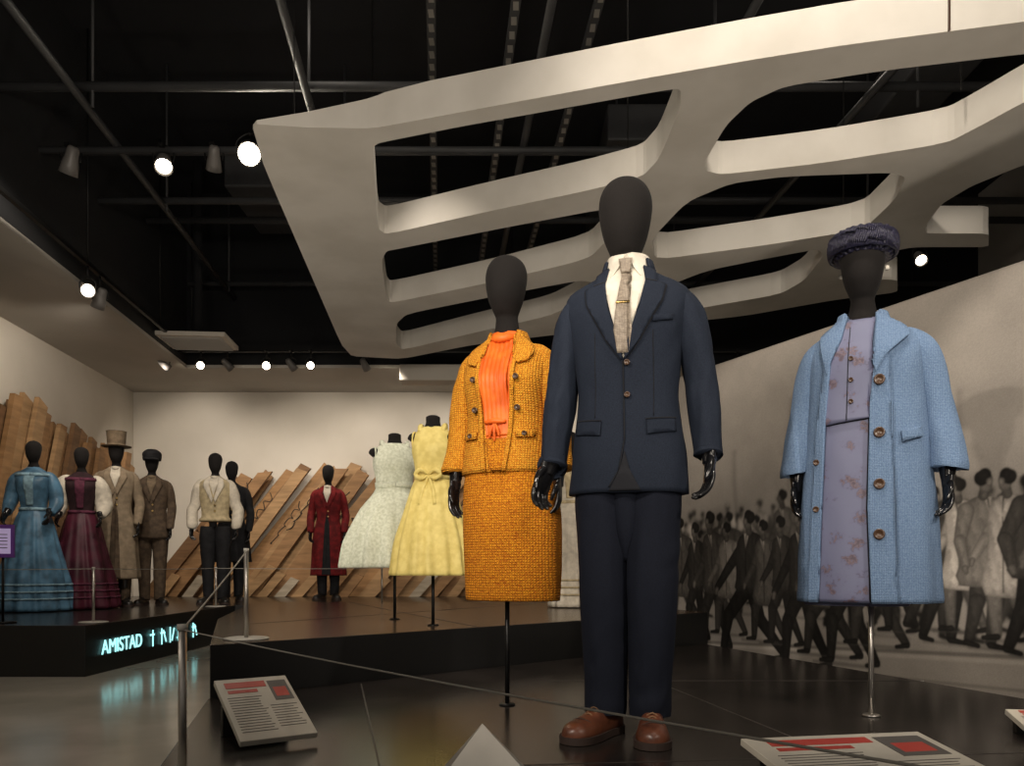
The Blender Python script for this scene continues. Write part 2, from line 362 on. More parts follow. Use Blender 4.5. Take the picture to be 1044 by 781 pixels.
bmesh.ops.recalc_face_normals(bm,faces=bm.faces); bm.to_mesh(me); bm.free()
me.materials.clear(); me.materials.append(M['slab'])
hs=empty('ship_hull_ceiling_sculpture',(0,0,0))
ho=bpy.data.objects.new('hull_panel',me); sc.collection.objects.link(ho); ho.parent=hs; ho.location=(0,0,ZB+.1)
for p in me.polygons: p.use_smooth=False
for px,py in ((300,180),(380,290),(640,90),(900,60),(640,195),(860,245),(980,120)):
    x,y=sv(px,py); tube('hanger_wire',[(x,y,ZB+.15),(x,y,5.6)],.004,M['rod'],hs,seg=5,sub=1)
x,y=sv(967,32); box('panel_joint',(.006,.012,.19),(x,y-.004,ZB+.095),M['horn'],hs)
# ------------------------------------------------------------------ platforms
def seams(name,lines,z,parent,mat):
    for a,b_ in lines:
        a=Vector(a);b_=Vector(b_);d=b_-a; box(name,(d.length,.006,.002),((a.x+b_.x)/2,(a.y+b_.y)/2,z),mat,parent,(0,0,math.atan2(d.y,d.x)))
lp=empty('display_platform',(0,0,0))
prism('deck',[(-1.34,3.46),(-.45,.12),(3.0,.12),(2.62,2.4),(2.26,3.46),(1.45,5.93)],0,.219,M['riser'],lp,M['deck'],bevel=.004)
seams('seam',[((-.75,3.9),(.1,.13)),((.55,5.0),(1.4,.13)),((-1.0,2.2),(2.6,2.55)),((.2,4.0),(2.1,4.0))],.2192,lp,M['seam'])
bp_=empty('display_platform',(0,0,0))
prism('deck',[(-1.34,3.48),(1.5,6.02),(.72,7.72),(-2.55,7.72),(-1.95,5.2)],0,.454,M['riser'],bp_,M['deck2'],bevel=.004)
seams('seam',[((-1.7,4.6),(.4,7.7)),((-.2,4.52),(-1.6,7.7))],.4542,bp_,M['seam'])
fp=empty('display_platform',(0,0,0))
prism('deck',[(-5.0,5.7),(-3.1,5.7),(-3.07,8.7),(1.2,9.0),(1.2,11.45),(-5.5,11.45)],0,.374,M['riser'],fp,M['deck'],bevel=.004)
glow=emis('cyan_sign_glow',(.35,.85,.85),1.6)
def text(name,s,loc,rot,size,mat,parent,ext=.003):
    c=bpy.data.curves.new(name,'FONT'); c.body=s; c.size=size; c.extrude=ext; c.materials.append(mat)
    o=bpy.data.objects.new(name,c); sc.collection.objects.link(o); o.location=loc; o.rotation_euler=rot; o.parent=parent; return o
sg=empty('illuminated_title_sign',(-3.085,5.9,.14))
text('title_letters','AMISTAD',(0,-.0,0),(pi/2,0,pi/2),.155,glow,sg)
for i in range(6):
    y=.82+i*.17; k=i%4
    box('glyph',(.006,.014,.14),(0.01,y,.05),glow,sg)
    if k!=2: box('glyph',(.006,.08,.014),(0.01,y+(.02 if k%2 else -.01),.08),glow,sg)
    if k==1 or k==2: box('glyph',(.006,.014,.12),(0.01,y+.06,.05),glow,sg,(.5 if k==1 else -.4,0,0))
    if k==3: box('glyph',(.006,.07,.014),(0.01,y+.01,.01),glow,sg)
# ------------------------------------------------------------------ mural partition (printed crowd photograph, stored per vertex)
P1=Vector((1.575,6.3)); wd=Vector((.447,-.894)).normalized()
mw=empty('photo_mural_wall',(P1.x,P1.y,0),math.atan2(wd.y,wd.x))
rng=np.random.RandomState(5)
NU,NZ=1400,540
U=np.linspace(-1.8,4.3,NU); ZZ=np.linspace(0,2.4,NZ); UU,VV=np.meshgrid(U,ZZ)
def vnoise(cell,seed):
    r=np.random.RandomState(seed); nu=int(6.1/cell)+3; nz=int(2.4/cell)+3; g=r.rand(nz,nu)
    a=(UU+1.8)/cell; b_=VV/cell; i=a.astype(int); j=b_.astype(int); fa=a-i; fb=b_-j; fa=fa*fa*(3-2*fa); fb=fb*fb*(3-2*fb)
    return (g[j,i]*(1-fa)+g[j,i+1]*fa)*(1-fb)+(g[j+1,i]*(1-fa)+g[j+1,i+1]*fa)*fb
fbm=.45*vnoise(.5,1)+.3*vnoise(.2,2)+.17*vnoise(.08,3)+.1*vnoise(.035,4)
fine=.5*vnoise(.04,7)+.5*vnoise(.014,8); grain=rng.rand(NZ,NU)
img=np.interp(VV,[0,.2,.42,.5,.75,1.0,1.25,1.5,1.8,2.4],[.26,.29,.27,.24,.20,.17,.22,.31,.38,.43])
img*=(.76+.48*fbm)
tree=np.clip((fbm-.47)*5,0,1)*np.clip(1-abs(VV-1.45)/.5,0,1); img*=1-.45*tree
for u0,w_,hh in ((-.35,.03,1.9),(.35,.02,1.7),(.9,.03,2.0),(1.6,.035,2.1),(2.15,.02,1.8),(3.0,.03,2.1)):
    img*=1-.30*np.exp(-((UU-u0-.05*np.sin(VV*3))/w_)**2)*(VV<hh)*(VV>.9)
def band(z0u,z1u,w_,f):
    global img
    zc=z0u+(z1u-z0u)*(UU+.3)/3.0; img=img*(1-(1-f)*np.exp(-((VV-zc)/w_)**4))
def blend(mask_sd,shade,box_,soft=.005,vol=.03,seed=0,al0=1):
    i0,i1,j0,j1=box_; al=np.clip(.5+mask_sd/soft,0,1)*al0; vg=.58+.5*np.clip(mask_sd/vol,0,1)
    f=fine[i0:i1,j0:j1]; F2=fbm[i0:i1,j0:j1]; st=.5+.5*np.sin(UU[i0:i1,j0:j1]*(70+seed%5*12)+16*F2+5*f+VV[i0:i1,j0:j1]*(4+seed%7*5)+seed)
    c=shade*vg*(.66+.40*f+.30*st*(mask_sd>.010)+.25*F2)
    img[i0:i1,j0:j1]=img[i0:i1,j0:j1]*(1-al)+c*al
def bx(x0,x1,z0,z1,pad=.01):
    j0=max(0,int(np.searchsorted(U,x0-pad))); j1=min(NU,int(np.searchsorted(U,x1+pad))); i0=max(0,int(np.searchsorted(ZZ,z0-pad))); i1=min(NZ,int(np.searchsorted(ZZ,z1+pad)))
    return i0,i1,j0,j1
def pol(pts,shade,ch=1,**k):
    if ch: pts=chaikin(pts,ch,.25)
    xs=[p[0] for p in pts]; zs=[p[1] for p in pts]; B_=bx(min(xs),max(xs),min(zs),max(zs))
    if B_[1]-B_[0]<1 or B_[3]-B_[2]<1: return
    X=UU[B_[0]:B_[1],B_[2]:B_[3]]; Y=VV[B_[0]:B_[1],B_[2]:B_[3]]; ins=np.zeros(X.shape,bool); dm=np.full(X.shape,9.)
    n=len(pts)
    for i in range(n):
        (x1,y1),(x2,y2)=pts[i],pts[(i+1)%n]
        if y1!=y2: ins^=((y1>Y)!=(y2>Y))&(X<(x2-x1)*(Y-y1)/(y2-y1)+x1)
        dx,dy=x2-x1,y2-y1; t=np.clip(((X-x1)*dx+(Y-y1)*dy)/(dx*dx+dy*dy+1e-12),0,1); dm=np.minimum(dm,np.hypot(X-x1-t*dx,Y-y1-t*dy))
    blend(np.where(ins,dm,-dm),shade,B_,**k)
def cap(a,b_,r1,r2,shade,**k):
    B_=bx(min(a[0],b_[0])-r1-r2,max(a[0],b_[0])+r1+r2,min(a[1],b_[1])-r1-r2,max(a[1],b_[1])+r1+r2)
    if B_[1]-B_[0]<1 or B_[3]-B_[2]<1: return
    X=UU[B_[0]:B_[1],B_[2]:B_[3]]; Y=VV[B_[0]:B_[1],B_[2]:B_[3]]; dx,dy=b_[0]-a[0],b_[1]-a[1]
    t=np.clip(((X-a[0])*dx+(Y-a[1])*dy)/(dx*dx+dy*dy+1e-12),0,1); sd=r1+(r2-r1)*t-np.hypot(X-a[0]-t*dx,Y-a[1]-t*dy); blend(sd,shade,B_,vol=max(r1,r2),**k)
def person(u,z,h,coat,leg,skin,hat=0,step=.12,long=.4,dr=None,vneck=True,wide=1.0,skirt=False):
    d=dr if dr else R.choice((-1,1)); sd_=R.randint(0,99); L_=lambda a,b_:(u+d*a*h*wide,z+b_*h); st=step*R.uniform(.7,1.25); hm=h*wide
    lean=R.uniform(-.01,.035); w0=R.uniform(-.01,.02)
    cap(L_(-.05-st,.008),L_(.10+st*1.4,.0),.010*h,.008*h,.06,soft=.02,al0=.6)
    cap(L_(-.02,.47),L_(-.03-st*.3,.26),.056*hm,.044*hm,leg*.8,seed=sd_); cap(L_(-.03-st*.3,.26),L_(-.05-st*1.2,.04),.044*hm,.027*hm,leg*.8,seed=sd_)
    cap(L_(-.06-st*1.2,.03),L_(.0-st*1.1,.015),.018*h,.014*h,.015)
    cap(L_(.05+lean,.76),L_(.10+st*.4,.60),.042*hm,.034*hm,coat*.7,seed=sd_); cap(L_(.10+st*.4,.60),L_(.16+st*.6,.47+w0*2),.034*hm,.026*hm,coat*.7); cap(L_(.165+st*.6,.455+w0*2),L_(.17+st*.6,.43+w0*2),.018*h,.015*h,skin)
    cap(L_(.02,.47),L_(.04+st*.7,.27),.060*hm,.046*hm,leg,seed=sd_); cap(L_(.04+st*.7,.27),L_(.0+st*1.15,.04),.046*hm,.029*hm,leg,seed=sd_)
    cap(L_(0+st*1.1,.025),L_(.075+st*1.15,.015),.020*h,.014*h,.015)
    fl=.05 if long<.4 else .015
    pol([L_(-.03+lean,.85),L_(-.115+lean,.805),L_(-.135,.66),L_(-.105,.56),L_(-.125-fl,long),L_(.0,long-.012),L_(.115+fl,long+.008),L_(.105,.55),L_(.12,.68),L_(.105+lean,.805),L_(.03+lean,.85)],coat,1,vol=.06*h,seed=sd_)
    if vneck:
        pol([L_(.005+lean,.84),L_(.03,.74),L_(.05+lean,.84)],.34,0,soft=.008); pol([L_(.024+lean,.83),L_(.03,.745),L_(.034+lean,.83)],.03,0)
    pol([L_(.027,.72),L_(.033,.72),L_(.03,long+.02),L_(.022,long+.02)],coat*.35,0)
    cap(L_(-.090+lean,.77),L_(-.125-st*.25,.60),.048*hm,.036*hm,coat*1.12,seed=sd_); cap(L_(-.125-st*.25,.60),L_(-.10-st*.1,.46+w0),.036*hm,.028*hm,coat*1.12,seed=sd_); cap(L_(-.10-st*.1,.44+w0),L_(-.095-st*.1,.42+w0),.020*h,.016*h,skin)
    hx=lean*1.4
    cap(L_(.01+hx,.85),L_(.015+hx,.88),.030*h,.028*h,skin*.6)
    cap(L_(.022+hx,.90),L_(.018+hx,.935),.036*h,.044*h,skin); cap(L_(.0+hx,.947),L_(.016+hx,.962),.044*h,.038*h,.012,soft=.008)
    cap(L_(.040+hx,.912),L_(.042+hx,.925),.016*h,.018*h,skin*1.25,soft=.012)
    if hat:
        cap(L_(-.035+hx,.965),L_(.08+hx,.96),.010*h,.008*h,hat); cap(L_(-.01+hx,.985),L_(.035+hx,.985),.036*h,.034*h,hat)
def blur(n):
    global img
    for _ in range(n):
        img=(np.roll(img,1,0)+2*img+np.roll(img,-1,0))/4; img=(np.roll(img,1,1)+2*img+np.roll(img,-1,1))/4
for i in range(200):
    u=R.uniform(-.8,4.2); person(u,R.uniform(.62,.80),R.uniform(.36,.52),R.choice((.04,.07,.12,.2,.3)),.05,R.choice((.07,.12,.22)),hat=R.choice((0,0,0,0,.2,.05)),step=.05,long=R.choice((.35,.42)),wide=1.1)
blur(10)
for i in range(30):
    u=-.6+i*.17+R.uniform(-.09,.09); person(u,R.uniform(.36,.52),R.uniform(.62,.86),R.choice((.02,.04,.07,.14,.24)),R.choice((.02,.05)),R.choice((.06,.11,.18)),hat=R.choice((0,0,0,0,.14,.25)),step=R.uniform(.05,.12),long=R.choice((.3,.4,.45)),wide=R.uniform(1,1.15))
blur(3)
band(.18,.34,.012,.55); band(.16,.31,.014,1.25); band(.05,.16,.01,.7)
for u,z,h,c,l,lg in ((-.55,.24,.98,.05,.03,.32),(-.30,.24,.98,.05,.03,.32),(-.14,.2,.97,.02,.015,.42),(.08,.15,1.10,.045,.02,.40),(.24,.27,.88,.14,.05,.33),(.46,.13,1.10,.018,.012,.43),(.64,.25,.90,.06,.03,.3),(.80,.24,.93,.03,.02,.42),(.98,.12,1.10,.022,.013,.43),(1.2,.20,.95,.09,.03,.35),(1.36,.16,1.06,.03,.02,.42),(1.56,.3,.93,.14,.04,.3)):
    person(u,z,h,c,l,.09,step=R.uniform(.09,.17),long=lg,dr=-1,wide=R.uniform(.95,1.15))
for u,z,h,c,l,lg in ((1.72,.40,.90,.05,.02,.4),(1.92,.43,.84,.10,.03,.4),(2.0,.36,.97,.035,.02,.36),(2.13,.43,.88,.36,.10,.28),(2.25,.35,.99,.13,.04,.35),(2.38,.40,.93,.28,.12,.26),(2.52,.33,1.03,.04,.02,.4),(2.68,.36,.99,.18,.05,.28),(2.86,.38,.96,.03,.02,.4),(3.05,.38,.96,.2,.08,.3),(3.3,.38,.96,.04,.02,.4),(3.6,.38,.96,.08,.02,.4)):
    person(u,z,h,c,l,.12,step=R.uniform(.04,.09),long=lg,wide=R.uniform(1.0,1.2))
blur(1)
img*=(.84+.32*vnoise(.7,31)); img*=(.92+.16*grain); img=np.clip(img*1.15,.008,.55)
vs=np.stack([UU.ravel(),np.full(UU.size,-.002),VV.ravel()],1)
idx=np.arange(NU*NZ).reshape(NZ,NU); q=np.stack([idx[:-1,:-1],idx[:-1,1:],idx[1:,1:],idx[1:,:-1]],-1).reshape(-1,4)
me=bpy.data.meshes.new('crowd_print'); me.vertices.add(len(vs)); me.vertices.foreach_set('co',vs.astype(np.float32).ravel())
me.loops.add(q.size); me.loops.foreach_set('vertex_index',q.astype(np.int32).ravel()); me.polygons.add(len(q))
me.polygons.foreach_set('loop_start',np.arange(0,q.size,4,dtype=np.int32)); me.update(calc_edges=True); me.validate()
at=me.color_attributes.new('ink','FLOAT_COLOR','POINT'); g=img.ravel()
at.data.foreach_set('color',np.stack([g,g*.91,g*.81,np.ones_like(g)],1).astype(np.float32).ravel())
m,N,L,b=newmat('mural_print'); an=N.new('ShaderNodeVertexColor'); an.layer_name='ink'; L.new(an.outputs[0],b.inputs['Base Color']); b.inputs['Roughness'].default_value=.8; b.inputs['Specular IOR Level'].default_value=.2
me.materials.append(m); o=bpy.data.objects.new('crowd_print',me); sc.collection.objects.link(o); o.parent=mw
box('panel',(6.1,.12,2.4),(1.25,.06,1.2),M['wall'],mw)
# ------------------------------------------------------------------ SUIT MANNEQUIN
def suit_man():
    e=empty('mannequin_in_navy_suit',(.402,2.72,.22),math.radians(-15))
    B=Body([(.83,0,.0,.205,.135),(.95,0,0,.197,.135),(1.08,0,0,.180,.125),(1.17,0,0,.172,.12),(1.3,0,0,.187,.13),(1.42,0,0,.203,.132),(1.485,0,.005,.214,.110),(1.528,0,.01,.203,.092),(1.556,0,.015,.165,.080),(1.585,0,.02,.108,.075),(1.62,0,.02,.068,.066)],fold=wrinkle(.034,6,1.6,3))
    B.build('jacket',M['navy'],e)
    applique('shirt_front',B,[(-.06,1.600),(.06,1.600),(.078,1.55),(.0,1.27),(-.078,1.55)],M['shirt'],e,off=.003,thick=.004)
    T=[(-.018,1.588),(.018,1.588),(.013,1.556),(.030,1.36),(.018,1.285),(-.018,1.285),(-.030,1.36),(-.013,1.556)]
    applique('necktie',B,T,M['tie'],e,off=.013,thick=.008)
    nk=Body([(1.53,0,.012,.115,.100),(1.575,0,.02,.088,.082),(1.625,0,.018,.071,.071),(1.67,0,.015,.066,.066)],n=2)
    applique('tie_knot',nk,[(-.022,1.622),(.022,1.622),(.014,1.572),(-.014,1.572)],M['tie'],e,off=.016,thick=.014,grid=.01)
    applique('tie_clip',B,[(-.024,1.450),(.022,1.450),(.022,1.457),(-.024,1.457)],M['gold'],e,off=.021,thick=.003)
    for s in (-1,1):
        applique('lapel',B,[(s*.058,1.600),(s*.098,1.585),(s*.105,1.535),(s*.135,1.520),(s*.124,1.46),(s*.055,1.33),(s*.004,1.262),(s*.006,1.30),(s*.05,1.43),(s*.068,1.54)],M['navy'],e,off=.012,thick=.008,grid=.015)
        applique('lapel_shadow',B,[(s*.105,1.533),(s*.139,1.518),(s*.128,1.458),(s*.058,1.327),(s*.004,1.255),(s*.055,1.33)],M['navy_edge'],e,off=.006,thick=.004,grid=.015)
        applique('notch_seam',B,[(s*.070,1.545),(s*.106,1.534),(s*.106,1.530),(s*.070,1.541)],M['navy_edge'],e,off=.0175,thick=.002)
        applique('shirt_collar',nk,[(s*.004,1.640),(s*.060,1.645),(s*.068,1.600),(s*.050,1.560),(s*.012,1.615)],M['shirt'],e,off=.009,thick=.005,grid=.01)
    ring_band('shirt_collar_stand',nk,1.595,1.648,.002,M['shirt'],e,thick=.005)
    ring_band('jacket_collar',nk,1.580,1.632,.012,M['navy'],e,thick=.008,gap=.95)
    applique('front_edge',B,[(-.004,1.262),(.0,1.262),(.006,1.0),(-.012,.90),(-.045,.845),(-.050,.845),(-.016,.90),(.002,1.0)],M['navy_edge'],e,off=.004,thick=.004)
    applique('front_opening',B,[(.004,.965),(.022,.90),(.058,.832),(-.048,.832),(-.012,.90)],M['navy_edge'],e,off=.0035,thick=.004)
    for z in (1.255,1.15): button('jacket_button',B,.012,z,.010,M['horn'],e,off=.010)
    for s in (-1,1):
        applique('pocket_flap',B,[(s*.075,1.065),(s*.165,1.075),(s*.168,1.030),(s*.078,1.018)],M['navy'],e,off=.007,thick=.004)
        applique('pocket_seam',B,[(s*.073,1.069),(s*.167,1.079),(s*.167,1.075),(s*.073,1.065)],M['navy_edge'],e,off=.010,thick=.003)
        applique('dart',B,[(s*.095,1.36),(s*.097,1.36),(s*.098,1.08),(s*.096,1.08)],M['navy_edge'],e,off=.001,thick=.002)
    applique('breast_pocket',B,[(.095,1.405),(.160,1.415),(.160,1.395),(.095,1.385)],M['navy'],e,off=.006,thick=.004)
    for s in (-1,1):
        dz=.0 if s<0 else .02; k=0 if s<0 else .012
        tube('sleeve',[(s*.110,.012,1.527),(s*.158,.01,1.504),(s*.191,.008,1.460),(s*(.208+k*.4),.008,1.39),(s*(.232+k),.010,1.22),(s*(.243+k),.0,1.13),(s*(.258+k),-.025,.96+dz),(s*(.260+k),-.03,.935+dz)],
             [.026,.040,.052,.059,.056,.055,.046,.047],M['navy'],e,seg=40,sub=16,aspect=1.18,wr=.12,wf=6,seed=s*3,diag=.08)
    hand(e,(-.266,-.040,.935),-1,rot=(math.radians(-16),math.radians(16),math.radians(-30)),curl=.40,s=1.05,fore=.05)
    hand(e,(.274,-.035,.955),1,rot=(math.radians(-10),math.radians(4),math.radians(20)),curl=.36,s=1.05,fore=.05)
    for s in (-1,1):
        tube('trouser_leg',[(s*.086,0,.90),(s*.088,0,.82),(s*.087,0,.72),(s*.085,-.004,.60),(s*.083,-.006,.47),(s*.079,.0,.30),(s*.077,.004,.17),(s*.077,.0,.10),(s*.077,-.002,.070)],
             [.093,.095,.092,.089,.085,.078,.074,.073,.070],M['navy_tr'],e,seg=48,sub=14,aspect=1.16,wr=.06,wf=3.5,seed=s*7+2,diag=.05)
    tube('inseam',[(0,-.06,.83),(0,-.055,.70),(0,-.04,.6)],[.05,.035,.008],M['navy_tr'],e,seg=16,sub=4)
    shoe(e,(-.078,-.015,0),math.radians(-24),M['brownshoe'],M['sole'],M['lace'],L=.30)
    shoe(e,(.082,-.010,0),math.radians(6),M['brownshoe'],M['sole'],M['lace'],L=.30)
    head(e,1.57,1.645,1.925,cy=.005,cx=-.008)
suit_man()
# ------------------------------------------------------------------ ORANGE SUIT
def support(e,z0,x=0,y=0,mat=None,base=.0):
    tube('support_rod',[(x,y,.001),(x,y,z0)],.010,mat or M['rod'],e,seg=12,sub=1)
    tube('rod_foot',[(x,y,.001),(x,y,.007)],[.035,.03],mat or M['rod'],e,seg=24,sub=1)
def orange():
    e=empty('mannequin_in_orange_tweed_suit',(-.02,3.30,.22),math.radians(-20))
    S=Body([(.44,.025,.0,.200,.135),(.455,.025,.0,.202,.138),(.6,.025,0,.208,.15),(.8,.02,0,.208,.155),(.95,0.01,0,.190,.14),(1.05,0,0,.16,.12)],fold=wrinkle(.02,3,1.5,9))
    S.build('skirt',M['orange_s'],e)
    B=Body([(.965,0,0,.192,.15),(.98,0,0,.193,.151),(1.1,0,0,.176,.135),(1.22,0,-.003,.165,.13),(1.34,0,-.01,.178,.142),(1.42,0,0,.184,.118),(1.463,0,.008,.172,.094),(1.495,0,.012,.135,.08),(1.525,0,.015,.090,.068),(1.55,0,.015,.062,.06)],fold=wrinkle(.025,5,1.6,1))
    B.build('jacket',M['orange_j'],e)
    applique('blouse_front',B,[(-.055,1.535),(.055,1.535),(.078,1.46),(.066,1.32),(.052,1.11),(.03,.968),(-.012,.968),(-.042,1.11),(-.066,1.32),(-.078,1.46)],M['blouse'],e,off=.004,thick=.004,grid=.006,ripple=lambda x,z:.004*math.sin(x*330+z*9)*max(0,min(1,(z-1.1)*6)))
    applique('skirt_gap',B,[(.054,1.10),(.034,.967),(-.016,.967),(-.044,1.10)],M['orange_s'],e,off=.009,thick=.004)
    for s in (-1,1):
        fe=[(s*.070,1.475),(s*.084,1.475),(s*.082,1.32),(s*.068,1.11),(s*.052,.966),(s*.034,.966),(s*.052,1.11),(s*.066,1.32)]
        applique('front_band',B,fe,M['orange_j'],e,off=.010,thick=.010)
        applique('collar',B,[(s*.052,1.545),(s*.090,1.528),(s*.130,1.488),(s*.145,1.448),(s*.128,1.412),(s*.092,1.400),(s*.070,1.425),(s*.060,1.50)],M['orange_j'],e,off=.014,thick=.012,grid=.012)
        applique('pocket_flap',B,[(s*.085,1.13),(s*.150,1.135),(s*.150,1.105),(s*.085,1.10)],M['orange_j'],e,off=.010,thick=.010)
        for z in (1.34,1.22): button('jacket_button',B,s*.092,z,.012,M['horn'],e,off=.018)
        button('pocket_button',B,s*.118,1.117,.010,M['horn'],e,off=.018)
        tube('sleeve',[(s*.080,.01,1.480),(s*.130,.01,1.460),(s*.168,.01,1.41),(s*.192,.015,1.32),(s*.212,.02,1.18),(s*.220,.0,1.07),(s*.226,-.015,1.0),(s*.226,-.017,.985)],[.030,.044,.055,.060,.057,.058,.062,.062],M['orange_j'],e,seg=32,sub=10,aspect=1.15,wr=.10,wf=7,seed=s+4,diag=.06)
        tube('sleeve_trim',[(s*.226,-.015,.998),(s*.226,-.017,.982)],[.064,.064],M['orange_j'],e,seg=32,sub=2,aspect=1.15)
        hand(e,(s*.230,-.02,.935),s,rot=(math.radians(-6),math.radians(-s*2),math.radians(s*10)),curl=.28,fore=.12,s=.93)
    for k,(dx,dz) in enumerate(((-.022,-.06),(.0,-.075),(.020,-.055))):
        y=B.front(0,1.13,.014)
        tube('belt_tassel',[(0,y,1.16),(dx*.6,y-.006,1.16+dz*.4),(dx,y-.003,1.16+dz)],[.005,.007,.004],M['blouse'],e,seg=8,sub=4)
    tube('belt_knot',[(-.045,B.front(-.045,1.165,.010),1.165),(0,B.front(0,1.165,.016),1.168),(.045,B.front(.045,1.165,.010),1.165)],[.007,.012,.007],M['blouse'],e,seg=10,sub=4)
    tube('neck_scarf',[(-.055,-.02,1.535),(-.03,-.060,1.525),(0,-.072,1.520),(.03,-.060,1.525),(.055,-.02,1.535)],[.012,.016,.018,.016,.012],M['blouse'],e,seg=12,sub=5,wr=.2,wf=30,ref=(0,0,1))
    nk=Body([(1.50,0,.015,.09,.078),(1.56,0,.015,.066,.064)],n=2)
    ring_band('blouse_neck',nk,1.53,1.556,.002,M['blouse'],e,thick=.006)
    ring_band('collar_back',nk,1.51,1.56,.012,M['orange_j'],e,thick=.01,gap=.8)
    head(e,1.50,1.625,1.885)
    support(e,.47)
orange()
# ------------------------------------------------------------------ BLUE COAT
def blue():
    e=empty('mannequin_in_blue_coat_and_hat',(1.372,3.07,.22),math.radians(-26))
    D=Body([(.432,-.025,0,.19,.140),(.6,-.015,0,.19,.14),(1.0,0,0,.18,.13)]); D.build('dress_hem',M['floral'],e)
    B=Body([(.445,.012,0,.258,.172),(.46,.012,0,.260,.174),(.7,.012,0,.250,.166),(1.0,.012,0,.230,.155),(1.22,.012,0,.210,.145),(1.37,.01,-.004,.203,.142),(1.43,.01,.003,.199,.118),(1.468,.008,.01,.182,.096),(1.50,.005,.014,.140,.080),(1.53,0,.016,.090,.068),(1.555,0,.016,.062,.06)],
           fold=lambda th,z: wrinkle(.024,4,1.7,2)(th,z)+.030*max(0,min(1,(1.2-z)/.6))*math.sin(7*th+1))
    B.build('coat',M['blue'],e)
    applique('dress_front',B,[(-.055,1.54),(.055,1.54),(.058,1.40),(.030,1.2),(.022,.8),(.035,.447),(-.150,.447),(-.140,.8),(-.125,1.15),(-.100,1.40)],M['floral'],e,off=.002,thick=.003)
    applique('dress_jacket',B,[(-.055,1.53),(.055,1.53),(.056,1.40),(.030,1.2),(.028,1.135),(-.122,1.12),(-.125,1.20),(-.100,1.40)],M['floral'],e,off=.012,thick=.010)
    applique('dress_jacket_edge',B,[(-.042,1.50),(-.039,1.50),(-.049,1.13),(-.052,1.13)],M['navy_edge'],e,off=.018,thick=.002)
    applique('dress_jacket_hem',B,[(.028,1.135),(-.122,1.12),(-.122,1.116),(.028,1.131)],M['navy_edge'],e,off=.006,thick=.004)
    for z in (1.36,1.28,1.20): button('dress_button',B,-.035,z,.009,M['horn'],e,off=.022)
    applique('coat_front_panel',B,[(.055,1.43),(.085,1.43),(.100,1.2),(.105,.8),(.120,.446),(.036,.446),(.022,.8),(.030,1.2)],M['blue'],e,off=.020,thick=.014)
    applique('coat_front_edge',B,[(-.100,1.42),(-.120,1.42),(-.152,1.15),(-.172,.8),(-.184,.446),(-.150,.446),(-.139,.8),(-.124,1.15)],M['blue'],e,off=.020,thick=.014)
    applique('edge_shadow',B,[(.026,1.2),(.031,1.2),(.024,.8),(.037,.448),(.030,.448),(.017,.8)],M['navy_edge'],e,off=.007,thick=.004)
    applique('lapel',B,[(.052,1.555),(.095,1.535),(.150,1.480),(.160,1.44),(.085,1.36),(.050,1.30),(.040,1.33),(.055,1.42)],M['blue'],e,off=.028,thick=.012,grid=.014)
    applique('lapel',B,[(-.052,1.555),(-.095,1.535),(-.145,1.475),(-.150,1.44),(-.130,1.36),(-.118,1.31),(-.105,1.36),(-.070,1.45)],M['blue'],e,off=.026,thick=.012,grid=.014)
    for z in (1.27,1.075,.885,.70): button('coat_button',B,.062,z,.020,M['horn'],e,off=.034)
    for z in (.98,.8): button('coat_button',B,-.158,z,.012,M['horn'],e,off=.032)
    applique('welt_pocket',B,[(.135,1.08),(.200,1.10),(.203,1.06),(.138,1.04)],M['blue'],e,off=.012,thick=.010)
    for s in (-1,1):
        k=1 if s>0 else .86; o_=.01 if s>0 else 0; f=.93
        tube('sleeve',[(s*.095+o_,.012,1.475),(s*.150*k+o_,.012,1.450),(s*.195*k+o_,.012,1.395),(s*.225*k+o_,.015,1.31),(s*.252*k+o_,.02,1.16),(s*.270*k+o_,.0,1.05),(s*.281*k+o_,-.015,.965),(s*.282*k+o_,-.017,.95)],[.030,.046,.059,.064*f,.064*f,.067*f,.071*f,.071*f],M['blue'],e,seg=36,sub=12,aspect=1.15,wr=.10,wf=6,seed=s+9,diag=.07)
        hand(e,(s*.280*k+o_,-.03,.905),s,rot=(math.radians(-10),math.radians(s*3),math.radians(s*22)),curl=.34,fore=.10,s=.93)
    nk=Body([(1.50,0,.015,.09,.078),(1.57,0,.015,.070,.068)],n=2)
    ring_band('coat_collar',nk,1.50,1.565,.014,M['blue'],e,thick=.012,gap=.75)
    head(e,1.50,1.62,1.865,cy=-.002)
    hz=1.812
    Hb=Body([(hz-.03,0,.008,.098,.112),(hz-.01,0,.008,.112,.126),(hz+.02,0,.008,.118,.130),(hz+.052,0,.008,.114,.124),(hz+.070,0,.008,.100,.108),(hz+.077,0,.008,.05,.055),(hz+.079,0,.008,.01,.01)],
            fold=lambda th,z:.035*math.sin(26*th+z*160)+.03*math.sin(19*th-z*210),n=2)
    Hb.build('hat_crown',M['hat'],e,seg=180,dz=.003)
    for j in range(6):
        pts=[]
        for k in range(217):
            a=2*pi*k/216; rr=.118+.007*math.cos(17*a+j*2*pi/6); zz=hz+.018+.034*math.sin(17*a+j*2*pi/6)
            pts.append((rr*math.cos(a),.008+rr*1.1*math.sin(a),zz))
        tube('hat_braid',pts,.0062,M['hat'],e,seg=8,sub=1,ref=(0,0,1))
    tube('earring',[(.086,-.02,1.735),(.088,-.022,1.722)],[.008,.008],M['pearl'],e,seg=12,sub=3)
    support(e,.47,x=.03,mat=M['steel'])
blue()
